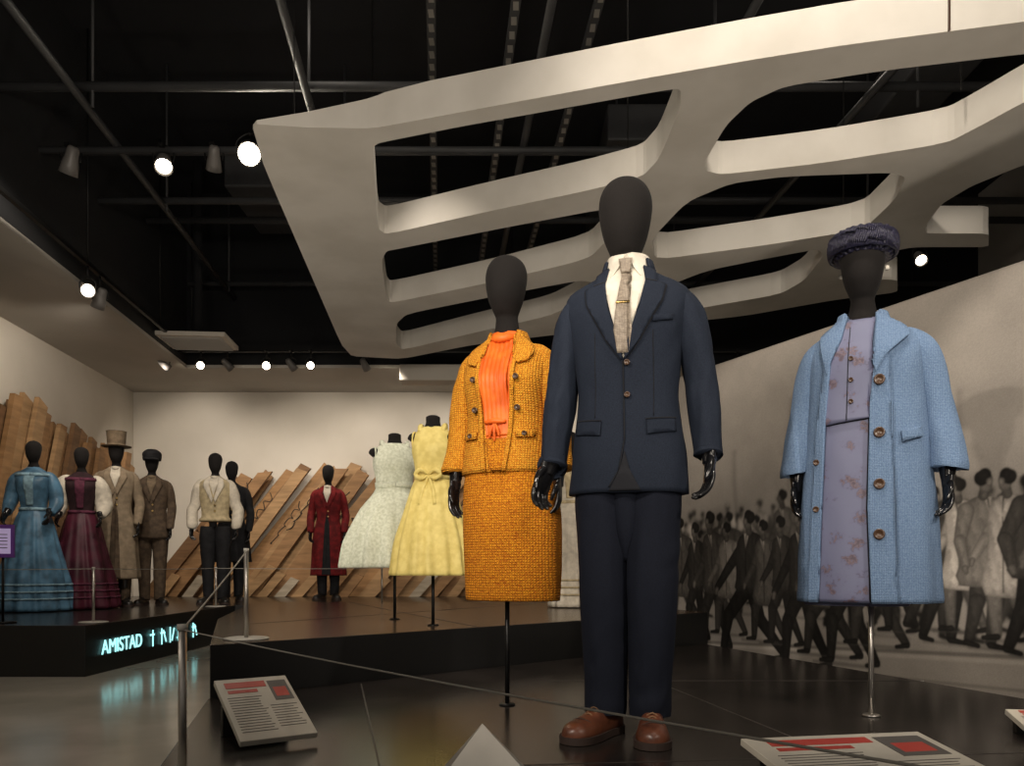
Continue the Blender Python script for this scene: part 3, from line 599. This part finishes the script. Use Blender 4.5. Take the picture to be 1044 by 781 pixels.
# ------------------------------------------------------------------ child dresses
def dress(name,loc,rz,mat,zn,zw,zh,rx,fl,amp,trim,bow=False):
    e=empty(name,loc,rz)
    SK=Body([(zh,0,0,fl,fl*.85),(zh+.02,0,0,fl*1.0,fl*.86),(zh+(zw-zh)*.35,0,0,fl*.90,fl*.75),(zh+(zw-zh)*.7,0,0,fl*.66,fl*.56),(zh+(zw-zh)*.92,0,0,rx*1.15,rx*.95),(zw+.01,0,0,rx*.92,rx*.75)],fold=pleats(17,amp,zw,zh,.03,fl*9),n=2)
    SK.build('skirt',mat,e,seg=160)
    B=Body([(zw-.01,0,0,rx*.93,rx*.75),(zw+.08,0,0,rx*1.0,rx*.78),(zn-.14,0,-.005,rx*1.12,rx*.88),(zn-.06,0,0,rx*1.05,rx*.7),(zn-.02,0,0,rx*.86,rx*.52),(zn,0,0,rx*.6,rx*.42)],fold=wrinkle(.03,6,2,4),n=2.2)
    B.build('bodice',mat,e)
    for s in (-1,1):
        tube('armhole_trim',[(s*rx*1.02,.05*math.cos(a)*.9,zn-.085+.06*math.sin(a)) for a in [2*pi*k/16 for k in range(17)]],.006,trim,e,seg=6,sub=2,ref=(1,0,0))
        tube('strap',[(s*rx*.62,-.04,zn-.03),(s*rx*.66,0,zn+.008),(s*rx*.62,.04,zn-.03)],[.014,.018,.014],mat,e,seg=10,sub=4)
        tube('shoulder_cap',[(s*rx*.85,0,zn-.07),(s*rx*1.08,0,zn-.08),(s*rx*1.13,0,zn-.085)],[.045,.048,.03],M['head'],e,seg=20,sub=4)
    ring_band('waist_sash',B,zw-.005,zw+.035,.004,trim,e,thick=.006)
    Body([(zn-.03,0,0,.06,.055),(zn+.03,0,0,.042,.042),(zn+.065,0,0,.04,.04),(zn+.07,0,0,.025,.025)],n=2).build('neck_stub',M['head'],e,seg=24,dz=.008)
    if bow:
        y=B.front(0,zw+.02,.01)
        for s in (-1,1):
            tube('bow_loop',[(0,y,zw+.015),(s*.04,y-.02,zw+.045),(s*.075,y-.01,zw+.02),(s*.04,y-.015,zw-.005),(0,y,zw+.015)],[.005,.012,.014,.012,.005],trim,e,seg=8,sub=4)
            tube('bow_tail',[(0,y,zw+.015),(s*.03,y-.015,zw-.07),(s*.045,y-.03,zw-.16)],[.006,.012,.014],trim,e,seg=8,sub=4)
    support(e,zh+.05)
    return e
dress('ivory_lace_dress_on_form',(-.77,5.15,.455),math.radians(15),M['white_d'],1.15,.86,.34,.125,.345,.06,M['white_d'])
dress('pale_yellow_dress_on_form',(-.465,4.62,.455),math.radians(-10),M['yellow_d'],1.165,.86,.295,.11,.25,.05,M['yellow_d'],bow=True)
# ------------------------------------------------------------------ period figures (rear)
def fab(n,c,d=.6,**k): return fabric(n,c,tuple(x*d for x in c),scale=k.pop('scale',20),bump=k.pop('bump',.3),**k)
def man(name,loc,rz,coat,trouser,shirt,h=1.8,clen=.80,vest=None,hat=None,hatmat=None,white_sleeves=None,boots=None,armout=0):
    e=empty(name,loc,rz,h/1.8)
    fl=.05 if clen<.6 else 0
    B=Body([(clen,0,0,.185+fl,.135+fl),(max(clen+.05,.9),0,0,.180+fl*.3,.13),(1.02,0,0,.160,.115),(1.12,0,0,.155,.11),(1.3,0,0,.182,.12),(1.4,0,0,.192,.115),(1.45,0,0,.175,.095),(1.49,0,0,.10,.075),(1.52,0,0,.062,.06)],fold=(pleats(9,.05,1.0,clen,.03,loc[0]) if clen<.6 else wrinkle(.03,5,1.6,loc[0])))
    B.build('coat',vest or coat,e,seg=56,dz=.025)
    applique('shirt_front',B,[(-.045,1.51),(.045,1.51),(.05,1.42),(0,1.28),(-.05,1.42)],shirt,e,off=.004,thick=.006)
    for s in (-1,1):
        applique('lapel',B,[(s*.045,1.515),(s*.10,1.48),(s*.12,1.40),(s*.02,1.20),(0.005*s,1.24),(s*.05,1.40)],coat,e,off=.012,thick=.012)
        if clen<.6: applique('coat_opening',B,[(0,1.15),(s*.03,1.0),(s*.06,clen+.01),(0,clen+.01)],trouser,e,off=.002,thick=.004)
        sm=white_sleeves or coat; wr=.14 if white_sleeves else .1; k=1.2 if white_sleeves else .9
        tube('sleeve',[(s*.09,0,1.45),(s*.15,0,1.43),(s*.185,0,1.37),(s*.215+s*armout*.3,.02,1.2),(s*.23+s*armout,.0,1.10),(s*.22+s*armout,-.07,.93),(s*.22+s*armout,-.075,.90)],[.03,.045*k,.056*k,.056*k,.056*k,.05*k,.042],sm,e,seg=20,sub=6,wr=wr,wf=12,seed=loc[0]+s)
        hand(e,(s*.22+s*armout,-.08,.90),s,rot=(-.15,0,s*.3),curl=.4,hi=False)
        tube('trouser_leg',[(s*.085,0,.92),(s*.088,0,.8),(s*.085,0,.48),(s*.08,0,.12),(s*.08,0,.07)],[.085,.095,.075,.06,.06],trouser,e,seg=20,sub=6,wr=.08,wf=8,seed=s)
        if boots: tube('boot_shaft',[(s*.08,0,.42),(s*.08,0,.25),(s*.08,0,.05)],[.07,.066,.055],boots,e,seg=18,sub=4)
        shoe(e,(s*.085,0,0),s*.35,boots or M['blackshoe'],M['sole'],L=.27)
    for z in (1.1,1.17): button('button',B,.015,z,.010,M['gold'],e,off=.012)
    tube('cravat',[(-.035,-.055,1.50),(0,-.075,1.495),(.035,-.055,1.50)],[.016,.026,.016],shirt,e,seg=12,sub=4)
    head(e,1.48,1.56,1.8,seg=28)
    if hat=='top':
        Body([(1.735,0,0,.145,.155),(1.745,0,0,.15,.16),(1.75,0,0,.10,.112),(1.80,0,0,.094,.106),(1.90,0,0,.10,.112),(1.905,0,0,.095,.106),(1.907,0,0,.01,.01)],n=2).build('top_hat',hatmat,e,seg=36,dz=.004)
    if hat=='cap':
        Body([(1.70,0,0,.098,.112),(1.74,0,0,.105,.12),(1.79,0,0,.10,.115),(1.83,0,0,.05,.06),(1.835,0,0,.01,.01)],n=2).build('cap',hatmat,e,seg=36,dz=.006)
        applique('cap_peak',Body([(1.69,0,-.02,.1,.16),(1.72,0,0,.1,.12)]),[(-.08,1.695),(.08,1.695),(.08,1.715),(-.08,1.715)],hatmat,e,off=.0,thick=.012)
    return e
def gown(name,loc,rz,mat,bod,sleeve,trim,h=1.72,puff=1.0,flw=.40):
    e=empty(name,loc,rz,h/1.72)
    SK=Body([(.01,0,.02,flw,flw),(.05,0,.02,flw,flw),(.35,0,.01,flw*.86,flw*.84),(.7,0,0,flw*.62,flw*.56),(.92,0,0,.17,.14),(1.04,0,0,.115,.095)],fold=pleats(15,.055,1.05,.0,.03,loc[0]),n=2); SK.build('skirt',mat,e,seg=140,dz=.03)
    B=Body([(1.0,0,0,.12,.10),(1.06,0,0,.118,.095),(1.2,0,0,.145,.12),(1.3,0,-.005,.16,.13),(1.38,0,0,.155,.09),(1.42,0,0,.10,.07),(1.45,0,0,.055,.055)],fold=wrinkle(.03,6,2,1)); B.build('bodice',bod,e,seg=56,dz=.02)
    applique('bodice_panel',B,[(-.05,1.37),(.05,1.37),(.03,1.06),(-.03,1.06)],trim,e,off=.006,thick=.006)
    ring_band('neck_trim',B,1.355,1.385,.006,trim,e,thick=.012)
    ring_band('waist_trim',B,1.01,1.04,.01,trim,e,thick=.008)
    for k in range(3):
        z=.12+.07*k; ring_band('skirt_trim',SK,z,z+.018,.004,trim,e,seg=120,thick=.008)
    for s in (-1,1):
        tube('sleeve',[(s*.09,0,1.37),(s*.14,0,1.36),(s*.18,0,1.29),(s*.205,.01,1.16),(s*.215,-.03,1.06),(s*.20,-.12,.98)],[.035,.048*puff,.064*puff,.068*puff,.06*puff,.040],sleeve,e,seg=22,sub=6,wr=.12,wf=14,seed=s+loc[0])
        hand(e,(s*.195,-.15,.97),s,rot=(-.7,0,s*.2),curl=.35,hi=False,fore=.06,s=.92)
    head(e,1.41,1.50,1.72,seg=28)
    return e
Z3=.375
m_bl=fab('sky_blue_satin',(.10,.22,.34),.5,rough=.4,scale=8); m_bl2=fab('blue_ribbon',(.24,.38,.46))
m_bu=fab('burgundy_velvet',(.075,.012,.026),.4,scale=6,rough=.5); m_bk=fab('black_bodice',(.03,.012,.015)); m_iv=fab('ivory_muslin',(.62,.56,.46),.8)
m_pu=fab('plum_trim',(.11,.025,.05))
m_be=fab('beige_greatcoat',(.26,.20,.135),.75); m_br=fab('brown_wool',(.095,.065,.042),.6); m_ta=fab('tan_wool',(.17,.125,.08),.7)
m_dk=fab('charcoal_wool',(.012,.012,.014)); m_rd=fab('crimson_coat_wool',(.17,.008,.010),.5,scale=15); m_cr=fab('cream_vest_brocade',(.50,.41,.25),.7)
gown('mannequin_in_blue_gown',(-4.60,7.55,Z3),math.radians(10),m_bl,m_bl,m_bl,m_bl2,h=1.64,flw=.36)
gown('mannequin_in_burgundy_gown',(-4.36,7.95,Z3),math.radians(20),m_bu,m_bk,m_iv,m_pu,h=1.64,puff=1.3,flw=.36)
man('mannequin_in_beige_greatcoat',(-4.26,8.45,Z3),math.radians(20),m_be,m_br,m_iv,h=1.78,clen=.30,hat='top',hatmat=m_ta,boots=M['blackshoe'])
man('mannequin_in_brown_jacket',(-4.06,8.85,Z3),math.radians(20),m_br,m_br,m_ta,h=1.72,clen=.78,hat='cap',hatmat=m_dk,armout=-.02)
man('mannequin_in_waistcoat',(-3.42,9.05,Z3),math.radians(10),m_iv,m_dk,m_iv,h=1.74,clen=.98,vest=m_cr,white_sleeves=m_iv,armout=.03)
man('mannequin_in_dark_coat',(-3.48,9.75,Z3),math.radians(10),m_dk,m_dk,m_ta,h=1.74,clen=.5)
man('mannequin_in_crimson_coat',(-2.40,10.25,Z3),math.radians(5),m_rd,m_dk,m_iv,h=1.76,clen=.32)
gown('mannequin_in_cream_gown',(.50,6.7,.455),math.radians(-10),m_iv,m_iv,m_iv,m_cr,h=1.5,flw=.22)
gown('mannequin_in_cream_gown',(.95,10.1,Z3),math.radians(-10),m_iv,m_iv,m_iv,m_cr,h=1.6,flw=.4)
# ------------------------------------------------------------------ wooden slat installation
def wood(n,c): return fabric(n,c,tuple(x*.62 for x in c),scale=3,bump=.1,rough=.6,stretch=(1,1,7),sheen=0,lo=.3,hi=.7)
wm=[wood('oak_slat',(.38,.215,.10)),wood('pine_slat',(.48,.295,.145)),wood('walnut_slat',(.23,.125,.06)),wood('whitewashed_slat',(.52,.44,.33)),plain('slat_ink',(.02,.015,.01),rough=.7),wood('honey_slat',(.43,.24,.105))]
def slat(o,dv,nv,lean,length,w,t,mi,z0,sk):
    up=Vector((dv.x*math.sin(lean),dv.y*math.sin(lean),math.cos(lean))); sd=Vector((dv.x*math.cos(lean),dv.y*math.cos(lean),-math.sin(lean)))
    p=Vector((o.x,o.y,z0)); k=len(V); zb=.001+z0
    for a in(-1,1):
        for c in (0,1):
            q=p+sd*(a*w/2)
            s=(zb-q.z)/up.z; base=q+up*s
            endp=q+up*(length+ a*sk)
            q2=base if c==0 else endp
            for tt in (0,t): V.append(tuple(q2+Vector((nv.x,nv.y,0))*tt))
    i=k; F.extend([(i,i+1,i+3,i+2),(i+4,i+6,i+7,i+5),(i,i+4,i+5,i+1),(i+2,i+3,i+7,i+6),(i+1,i+5,i+7,i+3),(i,i+2,i+6,i+4)]); I.extend([mi]*6)
V=[];F=[];I=[]
x=-5.9; i=0
while x<1.0:
    la=math.radians(37+R.uniform(-2.5,2.5)); H=R.uniform(1.70,1.92)
    if x<-5.3: H=min(H,.9)
    slat(Vector((max(x,-5.2) if x<-5.3 else x,11.43-.06*(i%4),0)),Vector((1,0,0)),Vector((0,-1,0)),la,H/math.cos(la),R.uniform(.13,.19),.05,R.choice((0,0,5,1,1,2,0)),Z3,R.uniform(-.05,.08)); x+=R.uniform(.12,.160); i+=1
x=-5.0
while x<.9:
    la=math.radians(40+R.uniform(-5,5)); slat(Vector((x,11.16,0)),Vector((1,0,0)),Vector((0,-1,0)),la,R.uniform(.2,.6),.12,.04,R.choice((3,3,1,0)),Z3,.02); x+=R.uniform(.22,.4)
ws=empty('leaning_wood_slats',(0,0,0))
mesh('slats',V,F,None,ws,False,mats=wm,mi=I)
for j in range(11):
    cx=-4.2+j*.36+R.uniform(-.1,.1); cz=1.25+R.uniform(-.3,.35); pts=[]
    for k in range(16): pts.append((cx+k*.05*.6+.035*math.sin(k*1.9+j),11.19,cz+k*.05*.8+.03*math.cos(k*2.1)))
    tube('ink_scroll',pts,.007,wm[4],ws,seg=6,sub=3,ref=(0,1,0))
V=[];F=[];I=[]
dv=Vector((ax,1,0)).normalized(); nv=Vector((1,-ax,0)).normalized()
y=6.2;i=0
while y<10.5:
    la=math.radians(19+R.uniform(-2,2)); H=R.uniform(1.95,2.2)-.09*(y-8)
    slat(Vector((lw(y)+.03+.065*(i%3),y,0)),dv,nv,la,H/math.cos(la),R.uniform(.13,.20),.05,R.choice((0,5,0,2,1)),Z3,R.uniform(-.02,.03)); y+=R.uniform(.12,.155); i+=1
ws2=empty('leaning_wood_slats',(0,0,0)); mesh('slats',V,F,None,ws2,False,mats=wm,mi=I)
# ------------------------------------------------------------------ track lights
lens=emis('lamp_glow',(1,.88,.68),25); lens2=emis('lamp_glow_hot',(1,.9,.72),220)
def can(loc,target,top,s=1,mat=lens,body=None):
    e=empty('track_spotlight',loc); q=(Vector(target)-Vector(loc)).to_track_quat('-Z','Y')
    c=empty('lamp_head',(0,0,0),0,s); c.parent=e; c.rotation_mode='QUATERNION'; c.rotation_quaternion=q
    prof=[(.001,.12),(.03,.12),(.045,.10),(.05,.04),(.062,-.02),(.07,-.09),(.065,-.09),(.055,-.06)]
    vs=[];fs=[];n=24
    for r_,z in prof:
        for k in range(n): vs.append((r_*math.cos(2*pi*k/n),r_*math.sin(2*pi*k/n),z))
    for i in range(len(prof)-1):
        for k in range(n): fs.append((i*n+k,i*n+(k+1)%n,(i+1)*n+(k+1)%n,(i+1)*n+k))
    mesh('housing',vs,fs,body or M['canm'],c)
    mesh('lens',[(.056*math.cos(2*pi*k/n),.056*math.sin(2*pi*k/n),-.065) for k in range(n)],[tuple(range(n))],mat,c,False)
    tube('yoke',[(-.075*s,0,0),(-.078*s,0,.08*s),(0,0,.13*s),(.078*s,0,.08*s),(.075*s,0,0)],.008*s,M['rod'],e,seg=6,sub=4,ref=(0,1,0))
    tube('stem',[(0,0,.12*s),(0,0,max(top-loc[2],.14*s))],.010,M['rod'],e,seg=8,sub=1)
    box('adapter',(.04,.12,.03),(0,0,top-loc[2]),M['rod'],e)
    return e
off1=plain('lamp_off',(.3,.28,.25))
can((-2.14,6.4,4.16),(-.2,0,1.2),4.24,1.35,lens2)
can((-2.84,6.4,4.10),(-1.6,3.5,.5),4.22,1.05)
can((-3.60,6.4,4.10),(-5.0,7.5,1),4.22,1.05,off1)
can((-2.43,6.4,4.12),(-3.5,9,1),4.22,.9,off1)
tk=empty('lighting_track',(0,0,0))
box('rail_rear',(9.5,.035,.035),(.5,9.8,3.50),M['rod'],tk)
for x in (-4,-2,0,2,5): tube('rail_hanger',[(x,9.8,3.5),(x,9.8,5.6)],.008,M['rod'],tk,seg=6,sub=1)
tk2=empty('lighting_track',(0,0,0))
a=Vector((si(4)+.12,4,3.5)); b2=Vector((si(9.0)+.12,9.0,3.5)); d=b2-a
box('rail_side',(.035,d.length,.035),(a+b2)/2,M['rod'],tk2,(0,0,math.atan2(-d.x,d.y)))
for y in (4.5,7,8.8): tube('rail_hanger',[(si(y)+.12,y,3.5),(si(y)+.12,y,5.6)],.008,M['rod'],tk2,seg=6,sub=1)
for px,hot in ((205,1),(232,0),(272,1),(297,0),(317,1),(372,0),(168,0),(752,1)):
    x=(px-522)/800*9.8; can((x,9.8,3.32),(x*.6,3 if hot else 11.4,1.0 if hot else 1.6),3.5,.75,lens)
for y,hot in ((7.0,1),(7.25,0)):
    can((si(y)+.12,y,3.27),(-1,2,1) if hot else (-5,8,1),3.5,.9,lens)
can((3.3,6.35,3.3),(2.8,4,1.2),4.2,.7,lens)
# ------------------------------------------------------------------ barriers
def post(loc,h=.43):
    e=empty('barrier_post',loc)
    tube('pole',[(0,0,.006),(0,0,h)],.0105,M['steel'],e,seg=16,sub=1)
    tube('cap',[(0,0,h-.012),(0,0,h+.004)],.013,M['wbase'],e,seg=16,sub=2)
    tube('base_disc',[(0,0,0.001),(0,0,.006),(0,0,.009)],[.105,.105,.09],M['wbase'],e,seg=40,sub=1)
    return e
A=(-1.27,3.75,.455); Bp=(-.84,2.0,.22); C=(.66,.30,.22)
pA=post(A); pB=post(Bp); post(C)
cab=plain('elastic_cord_grey',(.36,.34,.30),rough=.6)
def cord(par,p0,a,b_,sag=.006,r=.003):
    a=Vector(a)-Vector(p0);b_=Vector(b_)-Vector(p0); pts=[a+(b_-a)*t+Vector((0,0,-sag*4*t*(1-t))) for t in [k/10 for k in range(11)]]
    tube('barrier_cord',pts,r,cab,par,seg=8,sub=2,ref=(0,0,1))
cord(pA,A,(A[0],A[1],A[2]+.42),(Bp[0],Bp[1],Bp[2]+.42)); cord(pB,Bp,(Bp[0],Bp[1],Bp[2]+.42),(C[0],C[1],C[2]+.42),sag=.012,r=.0016)
Q=[(-4.6,6.0,Z3),(-3.2,6.0,Z3),(-3.17,8.4,Z3),(-1.5,9.05,Z3)]
ps=[post(q,.42) for q in Q]
for p_,a,b_ in zip(ps,Q,Q[1:]): cord(p_,a,(a[0],a[1],a[2]+.41),(b_[0],b_[1],b_[2]+.41))
# ------------------------------------------------------------------ information panels
card=plain('label_card',(.52,.485,.41),rough=.5); red=plain('label_red',(.45,.05,.03),rough=.5); ink=plain('label_ink',(.10,.09,.08),rough=.6); tcard=plain('tent_card_stock',(.80,.76,.68),rough=.6)
def label(name,loc,rz,w,d,tilt,th=.02):
    e=empty(name,loc,rz); t=math.radians(tilt); zc=math.sin(t)*d/2+.025
    p=empty('board_pivot',(0,0,zc)); p.parent=e; p.rotation_euler=(t,0,0)
    box('board',(w,d,th),(0,0,0),card,p,bevel=.002)
    z=th/2+.0008
    box('title_bar',(w*.55,d*.10,.0012),(-w*.12,d*.38,z),red,p)
    box('title_bar',(w*.40,d*.05,.0012),(-w*.19,d*.27,z),red,p)
    box('picture',(w*.26,d*.34,.0012),(w*.32,d*.25,z),ink,p); box('picture',(w*.18,d*.16,.0014),(w*.32,d*.22,z),red,p)
    for i in range(14):
        ww=w*R.uniform(.40,.47); box('text_line',(ww,d*.006,.001),(-w*.43+ww/2,d*(.17-.042*i),z),ink,p)
    for i in range(9):
        ww=w*R.uniform(.30,.38); box('text_line',(ww,d*.006,.001),(w*.08+ww/2,d*(-.0-.042*i),z),ink,p)
    box('foot',(w*.9,.03,zc),(0,math.cos(t)*d*.32,zc/2+.001),M['riser'],e)
    return e
label('information_panel',(-.84,2.66,.22),math.radians(34),.25,.37,24)
label('information_panel',(.96,2.07,.22),math.radians(10),.56,.42,8)
label('information_panel',(1.90,2.66,.22),math.radians(-10),.34,.2,12)
tc_=empty('folded_tent_card',(-.075,1.98,.22),.1)
mesh('card',[(-.15,-.06,.001),(.17,-.06,.001),(.0,0,.185),(.17,.07,.001),(-.15,.07,.001)],[(0,1,2),(2,3,4)],tcard,tc_,False)
pu=empty('purple_sign',(-3.86,5.95,Z3),.2)
tube('stem',[(0,0,.001),(0,0,.52)],.01,M['rod'],pu,seg=8,sub=1); tube('foot',[(0,0,.001),(0,0,.01)],.09,M['rod'],pu,seg=20,sub=1)
box('frame',(.17,.02,.25),(0,-.01,.62),plain('violet_frame',(.16,.04,.34),rough=.4),pu,bevel=.004)
box('sheet',(.12,.004,.19),(0,-.022,.62),emis('sign_sheet',(.5,.4,.65),.35),pu)
for k in range(5): box('text_line',(.08,.002,.006),(0,-.025,.57+.025*k),ink,pu)
# ------------------------------------------------------------------ lights
def spot(name,loc,tgt,e,size=60,col=(1,.84,.66),r=.08,blend=.6):
    l=bpy.data.lights.new(name,'SPOT'); l.energy=e; l.color=col; l.spot_size=math.radians(size); l.spot_blend=blend; l.shadow_soft_size=r
    o=bpy.data.objects.new(name,l); sc.collection.objects.link(o); o.location=loc; o.rotation_euler=(Vector(tgt)-Vector(loc)).to_track_quat('-Z','Y').to_euler()
W=(1,.885,.755)
spot('key_spotlight',(-1.9,-.1,3.1),(.5,3.0,1.3),350,50,W,.05)
spot('key_spotlight',(2.4,-.1,3.1),(1.3,3.2,1.3),225,50,W,.05)
spot('key_spotlight',(-.6,.3,3.1),(-.4,4.6,1.4),215,46,W,.06)
spot('hull_wash',(.6,-.8,1.9),(.8,4.5,3.7),265,90,W,.4)
spot('hull_wash',(-1.5,-.8,1.9),(-.8,5.5,3.5),165,76,W,.4)
spot('added_hull_fill',(-2.35,4.4,.15),(-.9,6.2,3.15),60,110,W,.15)  # added light without a fixture, lifts the hull underside
spot('added_hull_fill',(2.35,3.9,.15),(.9,5.0,3.15),36,120,W,.15)  # second added light for the hull underside, also no fixture
spot('mural_wash',(.8,2.0,4.6),(2.3,4.8,1.0),360,85,W,.15)
spot('mural_wash',(3.0,1.2,3.0),(2.6,4.2,1.0),60,80,W,.15)
for x in (-4.4,-3,-1.6,-.2,1.4): spot('wall_washer',(x,9.6,3.28),(x+.1,11.4,1.7),76,100,W,.06)
for x,y in ((-4.2,6.3),(-3.4,7.2),(-2.4,8.4)): spot('figure_spotlight',(x+.9,y-1.3,3.9),(x-.2,y+1.6,1.3),135,60,W,.06)
spot('side_wall_washer',(-3.9,7.5,3.25),(-5.3,8.6,1.9),52,110,W,.06)
spot('platform_spotlight',(-.8,4.9,4.1),(-.6,5.0,.5),90,70,W,.05)
spot('added_floor_fill',(-2.3,4.2,4.2),(-2.3,4.3,0),140,80,W,.1)  # added overhead light to brighten the floor on the left
def point(name,loc,e,r=.1):
    l=bpy.data.lights.new(name,'POINT'); l.energy=e; l.color=W; l.shadow_soft_size=r
    o=bpy.data.objects.new(name,l); sc.collection.objects.link(o); o.location=loc
point('hall_lamp',(-3.2,1.5,2.6),26,.3)
point('added_void_fill',(-1.5,5.5,4.75),8,.2); point('added_void_fill',(2.5,6,4.75),8,.2)  # added dim fill so the dark pipes show, no fixtures here
w=bpy.data.worlds.new('world'); sc.world=w; w.use_nodes=True; w.node_tree.nodes['Background'].inputs[0].default_value=(1,.90,.79,1); w.node_tree.nodes['Background'].inputs[1].default_value=.18
sc.view_settings.view_transform='Standard'
